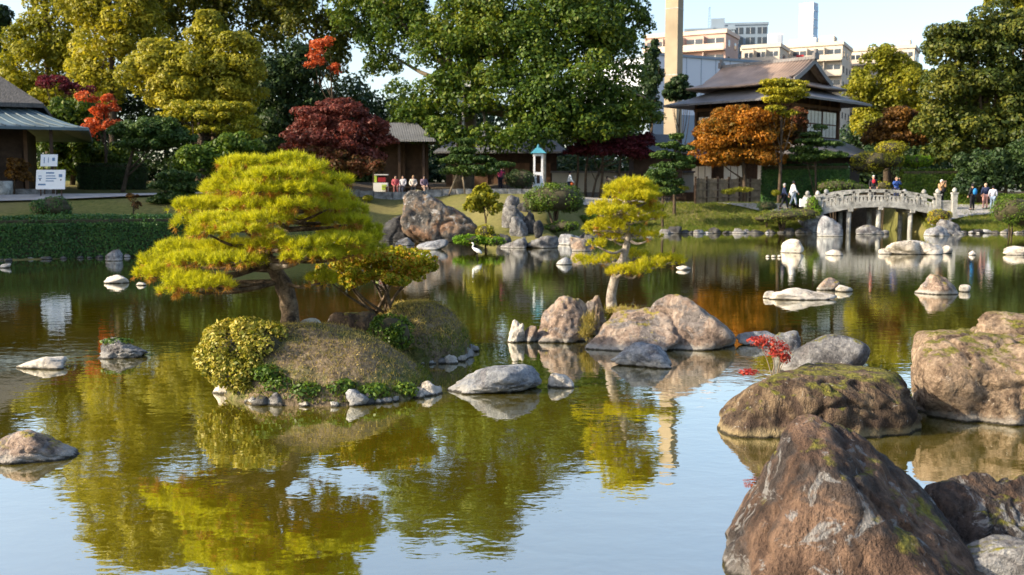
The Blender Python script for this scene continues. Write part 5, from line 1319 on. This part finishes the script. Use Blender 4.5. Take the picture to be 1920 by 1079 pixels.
for y0 in (by - .12, by + bw - .12):
    add('girder', archbeam(y0, y0 + .24, -.34, .06), M['stone_pale'], br)
    add('handrail', archbeam(y0 + .02, y0 + .22, .62, .8), M['stone_pale'], br)
    add('lower_rail', archbeam(y0 + .06, y0 + .18, .34, .42), M['stone_pale'], br)
    xs = np.linspace(bx0 + .05, bx1 - .05, 8)
    for i, x in enumerate(xs):
        z = bz_(x)
        add('railing_post', box((x, y0 + .12, z + .38), (.16, .2, .74)), M['stone_pale'], br)
        if i < 7:
            for k in range(3):
                xx = x + (xs[1] - xs[0]) * (k + 1) / 4
                add('baluster', frust((xx, y0 + .12), .2, .1, bz_(xx) + .05, bz_(xx) + .35), M['stone_pale'], br)
    for x in (xs[1], xs[4], xs[6]) if y0 > by else ():
        add('post_cap', lathe((x, y0 + .12, bz_(x) + .78), [(.1, 0), (.15, .08), (.15, .2), (.05, .28)], 10), M['rock_blue'], br, smooth=True)
for x in (A(1594, 400, by)[0], A(1650, 400, by)[0], A(1710, 400, by)[0]):
    for y in (by + .25, by + bw - .3):
        add('pier', tube([(x, y, -.8), (x, y, bz_(x) - .3)], .15, 10), M['stone_pale'], br, smooth=True)
    add('cross_beam', box((x, by + bw / 2, bz_(x) - .4), (.28, bw + .3, .22)), M['stone_pale'], br)
for x, y, h in ((bx0 - .15, by, .95), (bx0 - .15, by + bw, .95), (bx1 + .2, by, 1.05), (bx1 + .2, by + bw, 1.05), (bx1 + 1.2, by - .1, 1.15), (bx1 + 1.1, by + bw, 1.1)):
    z = 1.3
    q = add('newel_post', join(box((x, y, z + h / 2 - .2), (.3, .3, h + .4)), box((x, y, z + h + .03), (.38, .38, .1))), M['stone_pale'], br)
    add('finial', lathe((x, y, z + h + .08), [(.08, 0), (.15, .08), (.14, .2), (.04, .3)], 10), M['stone_pale'], q, smooth=True)
add('end_rail', box(((bx1 * 2 + 1.4) / 2, by - .05, 1.95), (.9, .14, .16)), M['stone_pale'], br)
add('end_rail', box(((bx1 * 2 + 1.4) / 2, by - .05, 1.6), (.9, .1, .5)), M['stone_pale'], br)
for x in (bx0 - .5, bx1 + .7):
    add('abutment', box((x + (.1 if x < bxc else -.3), by + bw / 2, .5), (1.2, bw + .5, 1.55)), M['rock_grey'], br)
c = A(1508, 388, 64.2)
add('marker_stone', join(box((c[0], c[1], c[2] + .25), (.55, .3, .5)), box((c[0] + .1, c[1], c[2] + .55), (.3, .25, .12))), M['white_paint'], None, None, label='pale square marker stone at the left foot of the bridge', cat='stone')

# ------------------------------------------------------------------ city behind the garden
M['pink_wall'] = mat_plain('pink_render', (0.48, 0.33, 0.28), 0.08, 0.3, 0.85)
M['pink_pale'] = mat_plain('pink_pale_render', (0.62, 0.47, 0.38), 0.08, 0.3, 0.85)
M['cream'] = mat_plain('cream_render', (0.52, 0.46, 0.38), 0.08, 0.3, 0.85)
M['bluegrey'] = mat_plain('blue_grey_cladding', (0.2, 0.26, 0.33), 0.12, 0.2, 0.7)
M['white_clad'] = mat_plain('white_cladding', (0.55, 0.6, 0.68), 0.04, 0.1, 0.6)
M['tower_glass'] = mat_plain('tower_glass', (0.12, 0.25, 0.42), 0.1, 0.05, 0.25, 0.6)
M['red_cloth'] = mat_plain('red_bedding', (0.45, 0.03, 0.04), 0.1, 1, 0.8)
ck = frame(A(1270, 100, 130)[0], 130, R(33))
ch = thing('chimney', 'tall square tan concrete chimney behind the two-storey house', 'chimney', ck[0](0, 0, 3))
zc = 34.0
add('shaft', fbox(ck, 0, 1.75, 0, 1.75, 2, zc), M['concrete'], ch)
add('crown_band', fbox(ck, -.1, 1.85, -.1, 1.85, zc, zc + .6), M['concrete'], ch)
for z in (17.6, 26):
    add('joint_band', fbox(ck, -.03, 1.78, -.03, 1.78, z, z + .12), M['stone_pale'], ch)
def hall(label, px_c, ytop, d, th, L, W, mat):
    k = frame(A(px_c, ytop, d)[0], d, th); zt = A(px_c, ytop, d)[2]
    b = thing('hall_building', label, 'building', k[0](L / 2, W / 2, 3))
    add('wall', fbox(k, 0, L, 0, W, 0, zt), M[mat], b)
    add('roof_edge', fbox(k, -.2, L + .2, -.2, W + .2, zt, zt + .35), M['bluegrey'], b)
    add('base_course', fbox(k, -.1, L + .1, -.1, W + .1, 0, 13.5), M['bluegrey'], b)
    for i in range(8):
        add('panel_joint', fbox(k, 1.5 + i * L / 8, 1.58 + i * L / 8, -.04, .02, 13.6, zt), M['bluegrey'], b)
hall('plain pale blue-white hall wall behind the chimney', 1436, 120, 150, R(-28), 21, 20, 'white_clad')
def apartment(label, px_c, ytop, d, th, L, W, floors, bays, sbays, wall, slab, fh=3.0, balcony=True, roofbox=None, group=None):
    k = frame(A(px_c, ytop, d)[0], d, th); zt = A(px_c, ytop, d)[2]
    b = thing('apartment_block', label, 'building', k[0](L / 2, W / 2, 3), group)
    add('wall', fbox(k, 0, L, 0, W, 0, zt), M[wall], b)
    add('roof_parapet', fbox(k, -.25, L + .25, -.25, W + .25, zt, zt + .7), M[slab], b)
    db = L / bays; ds = W / max(1, sbays)
    wf = ws = bal = par = None
    for fl in range(floors):
        z0 = zt - (fl + 1) * fh
        if balcony:
            if bal is None:
                bal = add('balcony_slab', fbox(k, 0, L, -1.3, -.02, z0 - .12, z0 + .06), M[slab], b)
                par = add('balcony_front', fbox(k, 0, L, -1.34, -1.2, z0 + .06, z0 + 1.1), M[slab], b)
            else:
                dup_part(bal, b, (0, 0, -fl * fh)); dup_part(par, b, (0, 0, -fl * fh))
        for i in range(bays):
            if wf is None:
                wf = add('window', fbox(k, .35, db - .45, -.06, .05, z0 + .25, z0 + 2.2), M['glass'], b)
                add('frame', fbox(k, db / 2 - .1, db / 2, -.09, -.05, z0 + .25, z0 + 2.2), M['white_paint'], wf)
            else:
                dup_part(wf, b, np.array(k[1]) * i * db + np.array([0, 0, -fl * fh]))
            if balcony and i:
                q = add('partition', fbox(k, i * db - .06, i * db + .06, -1.2, -.07, z0 + .06, z0 + 2.6), M[slab], b) if (fl == 0) else dup_part(pts[i], b, (0, 0, -fl * fh))
                if fl == 0:
                    pts = pts if i > 1 else {}
                    pts[i] = q
        for j in range(sbays):
            if ws is None:
                ws = add('window', fbox(k, -.05, .06, ds * .35, ds * .65, z0 + .7, z0 + 2.0), M['glass'], b)
            else:
                dup_part(ws, b, np.array(k[2]) * j * ds + np.array([0, 0, -fl * fh]))
    if roofbox:
        for (a0, a1, b0, b1, h) in roofbox:
            add('roof_house', fbox(k, a0, a1, b0, b1, zt + .7, zt + h), M[slab], b)
    return b, k, zt
apartment('pink apartment block with long balconies left of the tan one', 1361, 62, 185, CT, 15.5, 9, 3, 4, 2, 'pink_wall', 'pink_pale')
apartment('blue-grey stepped office block with roof mast in the distance', 1378, 56, 300, R(12), 14.5, 16, 3, 5, 2, 'bluegrey', 'bluegrey', balcony=False, roofbox=[(3, 7, 2, 6, 3.8), (0, 2, 1, 8, 1.6)])
ob = apartment('blue-grey office wing with dark window bands behind the pink block', 1440, 46, 310, R(8), 14, 16, 5, 4, 1, 'bluegrey', 'bluegrey', balcony=False)
b, k, zt = apartment('cream tan apartment block with open balconies and red bedding', 1580, 84, 200, CT, 20, 12, 6, 6, 3, 'cream', 'cream', roofbox=[(2, 5, 2, 6, 2.2)])
add('bedding', fbox(k, 7.2, 8.6, -1.45, -1.36, zt - 2.95, zt - 1.7), M['red_cloth'], b)
apartment('low cream apartment wing left of the tan block', 1462, 88, 195, CT, 7.2, 8, 4, 3, 1, 'cream', 'cream')
apartment('cream apartment block half hidden by the yellowing tree', 1715, 90, 210, CT, 13, 10, 6, 5, 2, 'cream', 'cream', roofbox=[(1, 3, 1, 4, 2)])
k = frame(A(1524, 60, 620)[0], 620, R(40)); zt = A(1524, 4, 620)[2]
tw = thing('glass_tower', 'slim white and blue high-rise tower far behind the house', 'tower', k[0](4, 4, 3))
add('shaft', fbox(k, 0, 9, 0, 7, 0, zt), M['white_clad'], tw)
add('glass_side', fbox(k, -.3, -.05, .5, 6.5, 30, zt - 2), M['tower_glass'], tw)
for i in range(8):
    add('floor_band', fbox(k, -.5, -.32, .4, 6.6, 78 + i * 5, 78.5 + i * 5), M['white_clad'], tw)
add('podium', fbox(k, -3, 14, -2, 12, 0, A(1524, 72, 620)[2]), M['white_paint'], tw)
q = A(1457, 62, 420)
wt = thing('white_block', 'small white block with vents between the office wing and the tower', 'building', (q[0], 420, 3))
add('wall', box((q[0], 425, q[2] / 2), (5.5, 8, q[2])), M['white_paint'], wt)
add('vent_panel', box((q[0] + 1.2, 420.9, q[2] - 2.4), (2, .1, 3.5)), M['white_clad'], wt)
q, q2 = A(1331, 12, 300), A(1331, 40, 300)
mast = thing('roof_mast', 'thin lattice antenna mast on the stepped office block', 'mast', (q2[0], 300, q2[2] - 3))
mt = []
for s in (-.35, .35):
    mt.append(tube([(q[0] + s, 300.5, q2[2] - 3), (q[0] + s * .4, 300.5, q[2])], .07, 5))
for i in range(8):
    z = q2[2] - 2 + i * (q[2] - q2[2] + 2) / 8
    mt.append(tube([(q[0] - .33, 300.5, z), (q[0] + .3, 300.5, z + .7)], .05, 4))
add('lattice', join(*mt), M['bluegrey'], mast)

# ------------------------------------------------------------------ people
def skin_mesh(name, verts, edges, radii, sub=1, root=0):
    me = bpy.data.meshes.new(name); me.from_pydata([tuple(map(float, v)) for v in verts], edges, [])
    o = bpy.data.objects.new(name, me); COL.objects.link(o)
    md = o.modifiers.new('skin', 'SKIN')
    for i, r in enumerate(radii):
        sv = me.skin_vertices[0].data[i]
        sv.radius = (r, r) if isinstance(r, float) else r
        sv.use_root = (i == root)
    md.use_smooth_shade = True
    if sub:
        ss = o.modifiers.new('sub', 'SUBSURF'); ss.levels = sub; ss.render_levels = sub
    dg = bpy.context.evaluated_depsgraph_get(); dg.update()
    m2 = bpy.data.meshes.new_from_object(o.evaluated_get(dg))
    bpy.data.objects.remove(o); bpy.data.meshes.remove(me)
    m2.name = name
    return m2
SKINM = mat_plain('skin', (0.45, 0.28, 0.2), 0.08, 8, 0.6)
CL = {}
def cloth(c):
    if c not in CL: CL[c] = mat_plain('cloth_%d' % len(CL), c, 0.18, 9, 0.9, 0.1)
    return CL[c]
def person(label, pos, yaw, h, pose, top, legs, hair, group=None, extra=None, hat=None):
    x, y, z = pos
    t0 = thing('person', label, 'person', pos, group)
    t0.rotation_euler = (0, 0, yaw)
    s = h / 1.70
    sit = pose == 'sit'; walk = pose == 'walk'; photo = pose == 'photo'
    hz = 0.52 if sit else 0.93
    up = hz - 0.93
    J = {}
    J['pel'] = (0, 0, hz); J['spi'] = (0, -.01, 1.13 + up); J['che'] = (0, 0, 1.33 + up); J['nec'] = (0, -.01, 1.46 + up); J['hd0'] = (0, -.02, 1.53 + up); J['hd1'] = (0, -.03, 1.60 + up); J['hd2'] = (0, -.02, 1.67 + up)
    for sd, sg in (('l', -1), ('r', 1)):
        J['hip' + sd] = (sg * .09, 0, hz - .04)
        if sit:
            J['kne' + sd] = (sg * .11, -.42, hz - .02); J['ank' + sd] = (sg * .11, -.44, .09); J['toe' + sd] = (sg * .12, -.6, .04)
        elif walk:
            st_ = sg * .24
            J['kne' + sd] = (sg * .09, -.12 - st_ * .35 if sg > 0 else -.02 + .12, .5); J['ank' + sd] = (sg * .09, -st_ * 1.1, .09 if sg > 0 else .14); J['toe' + sd] = (sg * .1, -st_ * 1.1 - .15, .04 if sg > 0 else .06)
        else:
            J['kne' + sd] = (sg * .1, -.02, .5); J['ank' + sd] = (sg * .11, .02, .09); J['toe' + sd] = (sg * .12, -.13, .04)
        J['sho' + sd] = (sg * .18, .01, 1.40 + up)
        if photo:
            J['elb' + sd] = (sg * .25, -.16, 1.24 + up); J['wri' + sd] = (sg * .08, -.3, 1.5 + up); dirf = np.array([-sg * .1, -.1, 1.0])
        elif sit:
            J['elb' + sd] = (sg * .25, -.06, 1.13 + up); J['wri' + sd] = (sg * .12, -.26, 1.0 + up); dirf = np.array([-sg * .3, -1, -.2])
        elif walk:
            J['elb' + sd] = (sg * .24, .06 * sg, 1.13); J['wri' + sd] = (sg * .24, -.04 + .2 * sg, .91); dirf = np.array([0, -.2 + .4 * sg, -1])
        else:
            J['elb' + sd] = (sg * .25, .02, 1.13); J['wri' + sd] = (sg * .22, -.14, .95); dirf = np.array([-sg * .1, -.4, -1])
        w = np.array(J['wri' + sd]); dirf = dirf / np.linalg.norm(dirf)
        J['pal' + sd] = tuple(w + dirf * .07)
        for k in range(5):
            off = np.array([0, (k - 2) * .018, 0]) if not photo else np.array([(k - 2) * .018, 0, 0])
            ln = (.05, .085, .095, .088, .07)[k]
            J['fin%d%s' % (k, sd)] = tuple(w + dirf * (.07 + ln * (.5 if k == 0 else 1)) + off * (2.2 if k == 0 else 1.2))
    RB = dict(pel=.12, spi=.1, che=.12, nec=.05, hd0=.07, hd1=.088, hd2=.06)
    E = [('pel', 'spi'), ('spi', 'che'), ('che', 'nec'), ('nec', 'hd0'), ('hd0', 'hd1'), ('hd1', 'hd2')]
    for sd in 'lr':
        RB.update({'hip' + sd: .085, 'kne' + sd: .055, 'ank' + sd: .04, 'toe' + sd: .035, 'sho' + sd: .055, 'elb' + sd: .04, 'wri' + sd: .028, 'pal' + sd: .03})
        E += [('pel', 'hip' + sd), ('hip' + sd, 'kne' + sd), ('kne' + sd, 'ank' + sd), ('ank' + sd, 'toe' + sd), ('che', 'sho' + sd), ('sho' + sd, 'elb' + sd), ('elb' + sd, 'wri' + sd), ('wri' + sd, 'pal' + sd)]
        for k in range(5):
            RB['fin%d%s' % (k, sd)] = .009; E.append(('pal' + sd, 'fin%d%s' % (k, sd)))
    def build(names, radii, edges, nm, mat, sub=1):
        ix = {n: i for i, n in enumerate(names)}
        V = [np.array(J[n]) * s for n in names]
        me = skin_mesh(nm, V, [(ix[a], ix[b]) for a, b in edges], [float(radii[n] * s) for n in names], sub)
        me.materials.append(mat)
        o = bpy.data.objects.new(nm, me); COL.objects.link(o); o.parent = t0; return o
    build(list(RB), RB, E, 'body', SKINM)
    tn = ['pel', 'spi', 'che', 'nec', 'shol', 'elbl', 'wril', 'shor', 'elbr', 'wrir']
    build(tn, dict(pel=.17, spi=.155, che=.165, nec=.07, shol=.085, elbl=.065, wril=.048, shor=.085, elbr=.065, wrir=.048),
          [('pel', 'spi'), ('spi', 'che'), ('che', 'nec'), ('che', 'shol'), ('shol', 'elbl'), ('elbl', 'wril'), ('che', 'shor'), ('shor', 'elbr'), ('elbr', 'wrir')], 'jacket', cloth(top))
    ln = ['pel', 'hipl', 'knel', 'ankl', 'hipr', 'kner', 'ankr']
    build(ln, dict(pel=.15, hipl=.11, knel=.078, ankl=.062, hipr=.11, kner=.078, ankr=.062),
          [('pel', 'hipl'), ('hipl', 'knel'), ('knel', 'ankl'), ('pel', 'hipr'), ('hipr', 'kner'), ('kner', 'ankr')], 'trousers', cloth(legs))
    U, Fq = ico(3)
    hc = np.array(J['hd1']) * s
    keep = [fq for fq in Fq if all(not (U[i][1] < -.35 and U[i][2] < .35) and U[i][2] > -.55 for i in fq)]
    V = hc + U * np.array([.1, .112, .125]) * s + [0, .008, .012]
    me = mesh_np('hair', V, keep, True); me.materials.append(cloth(hat or hair))
    o = bpy.data.objects.new('hat' if hat else 'hair', me); COL.objects.link(o); o.parent = t0
    V, Fx = join(*[box(np.array(J['ank' + sd]) * s + [0, -.05, -.045], (.09, .26, .09)) for sd in 'lr'][:1])
    for sd in 'lr':
        q = np.array(J['toe' + sd]) * s; an = np.array(J['ank' + sd]) * s
        U2, F2_ = ico(2)
        me = mesh_np('shoe', (q + an) / 2 + [0, -.01, -.02] + U2 * np.array([.055, .15, .055]), F2_, True); me.materials.append(cloth((.03, .03, .03)))
        o = bpy.data.objects.new('shoe', me); COL.objects.link(o); o.parent = t0
    if extra:
        nm, col, off, sz = extra
        me = mesh_np(nm, ico(2)[0] * np.array(sz) / 2 + np.array(off), ico(2)[1], True); me.materials.append(cloth(col))
        o = bpy.data.objects.new(nm, me); COL.objects.link(o); o.parent = t0
    return t0
def gp(px, d):
    x = (px - CX) / F * d; return (x, d, float(ground_z(x, d)) + .1)
def bp(px, dy):
    x = (px - CX) / F * (by + dy); return (x, by + dy, max(1.66, bz_(x)))
BK, NV, WH, TAN = (.02, .02, .025), (.025, .035, .08), (.75, .75, .76), (.36, .23, .13)
person('person in dark suit walking beside one in white near the bridge', gp(1468, 66.6), R(80), 1.72, 'walk', NV, (.02, .022, .03), (.3, .3, .3))
person('person in white jacket and pale jeans walking near the bridge', gp(1485, 67.2), R(95), 1.68, 'walk', WH, (.45, .52, .6), BK)
person('person in black with red scarf and pale hat on the bridge', bp(1634, 1.1), R(-10), 1.66, 'stand', BK, BK, BK, None, ('scarf', (.5, .03, .05), (0, -.14, 1.3), (.22, .12, .28)), (.7, .68, .62))
person('person in blue jacket holding up a camera on the bridge', bp(1677, 1.0), R(0), 1.64, 'photo', (.03, .07, .25), NV, (.35, .25, .18), None, ('camera', BK, (0, -.33, 1.5), (.16, .1, .11)))
person('person in tan jacket with dark bag and white hat on the bridge', bp(1761, 1.0), R(20), 1.66, 'photo', TAN, BK, (.6, .6, .58), None, ('bag', BK, (.02, -.2, 1.0), (.35, .2, .3)), (.75, .74, .7))
person('person in dark coat with blue backpack right of the bridge', gp(1820, 66.0), R(200), 1.72, 'stand', BK, BK, BK, None, ('backpack', (.03, .2, .5), (0, .2, 1.22), (.32, .22, .46)))
person('person in dark top and salmon trousers right of the bridge', gp(1844, 66.4), R(170), 1.66, 'stand', NV, (.55, .3, .26), (.4, .3, .22), None, ('bag', (.45, .16, .06), (-.25, 0, .9), (.2, .2, .24)))
person('person in long pale grey coat and jeans right of the bridge', gp(1858, 66.0), R(150), 1.62, 'stand', (.4, .42, .5), (.2, .27, .38), BK)
person('person in white shirt with orange bag walking under the camphor', gp(1068, 71.5), R(100), 1.72, 'walk', (.6, .66, .74), NV, BK, None, ('bag', (.5, .12, .04), (-.2, -.1, .85), (.3, .25, .25)))
person('person in beige standing beside one with a red pack', gp(1137, 73.2), R(60), 1.6, 'stand', (.22, .16, .13), BK, BK)
person('person in navy with red pack standing under the purple maple', gp(1153, 72.4), R(200), 1.7, 'stand', (.06, .06, .1), NV, (.3, .28, .26), None, ('backpack', (.4, .03, .06), (0, .2, 1.22), (.3, .2, .44)))
person('person in pink top with a tripod by the dark dome bush', gp(938, 65.6), R(30), 1.6, 'photo', (.4, .06, .14), (.02, .02, .03), BK)
for i, (px, top, lg, hr, lb) in enumerate([(743, (.42, .1, .12), (.25, .1, .1), BK, 'seated person in red at the end of the bench'), (757, (.4, .4, .45), (.2, .2, .25), BK, 'seated person in grey next to the one in red'), (776, (.55, .5, .45), (.1, .1, .1), (.45, .3, .15), 'seated person in cream with light brown hair'), (796, (.2, .15, .2), (.5, .36, .3), BK, 'seated person in plum with pale trousers')]):
    x = (px - CX) / F * 68.1
    person(lb + ' before the pavilion', (x, 68.05, bz - .02), R([10, -15, 5, 25][i]), 1.64, 'sit', top, lg, hr, 'people seated on the bench')
tp = gp(944, 65.0)
trp = thing('tripod', 'black camera tripod in front of the person in pink', 'tripod', tp)
hd = np.array(tp) + [0, 0, 1.25]
for a in (0.5, 2.6, 4.7):
    add('leg', tube([hd, np.array(tp) + [.42 * math.cos(a), .42 * math.sin(a), -.1]], .02, 6), cloth(BK), trp)
add('camera', join(box(hd + [0, 0, .1], (.16, .1, .13)), box(hd + [0, -.1, .1], (.09, .14, .09))), cloth(BK), trp)

# ------------------------------------------------------------------ egret standing in the shallows
e0 = onz(892, 486)
eg = thing('egret', 'white egret standing in the shallow water before the bright waterside bush', 'bird', e0)
pv_ = [(.16, 0, .24), (.08, 0, .30), (-.02, 0, .36), (-.10, 0, .42), (-.12, 0, .48), (-.08, 0, .54), (-.1, 0, .6), (-.16, 0, .615), (.24, 0, .2)]
me = skin_mesh('body', pv_, [(8, 0), (0, 1), (1, 2), (2, 3), (3, 4), (4, 5), (5, 6), (6, 7)], [.035, .075, .075, .045, .028, .024, .032, .02, .015], 2, 1)
me.materials.append(M['white_paint']); o = bpy.data.objects.new('body', me); COL.objects.link(o); o.parent = eg
def loc(v): return np.array(e0) + np.array(v)
M['beak'] = mat_plain('beak', (.3, .2, .04), .1, 5, .5)
add('beak', tube([loc((-.17, 0, .613)), loc((-.27, 0, .595))], [.014, .003], 6), M['beak'], eg)
for s in (-.03, .03):
    add('leg', tube([loc((.06, s, .26)), loc((.08, s, .13)), loc((.05, s, -.1))], .008, 6), cloth(BK), eg)
    add('wing', (loc((.1, s * 1.6, .31)) + ico(2)[0] * [.16, .03, .065] @ np.array(Matrix.Rotation(.6, 3, 'Y')).T, ico(2)[1]), M['white_paint'], eg, smooth=True)
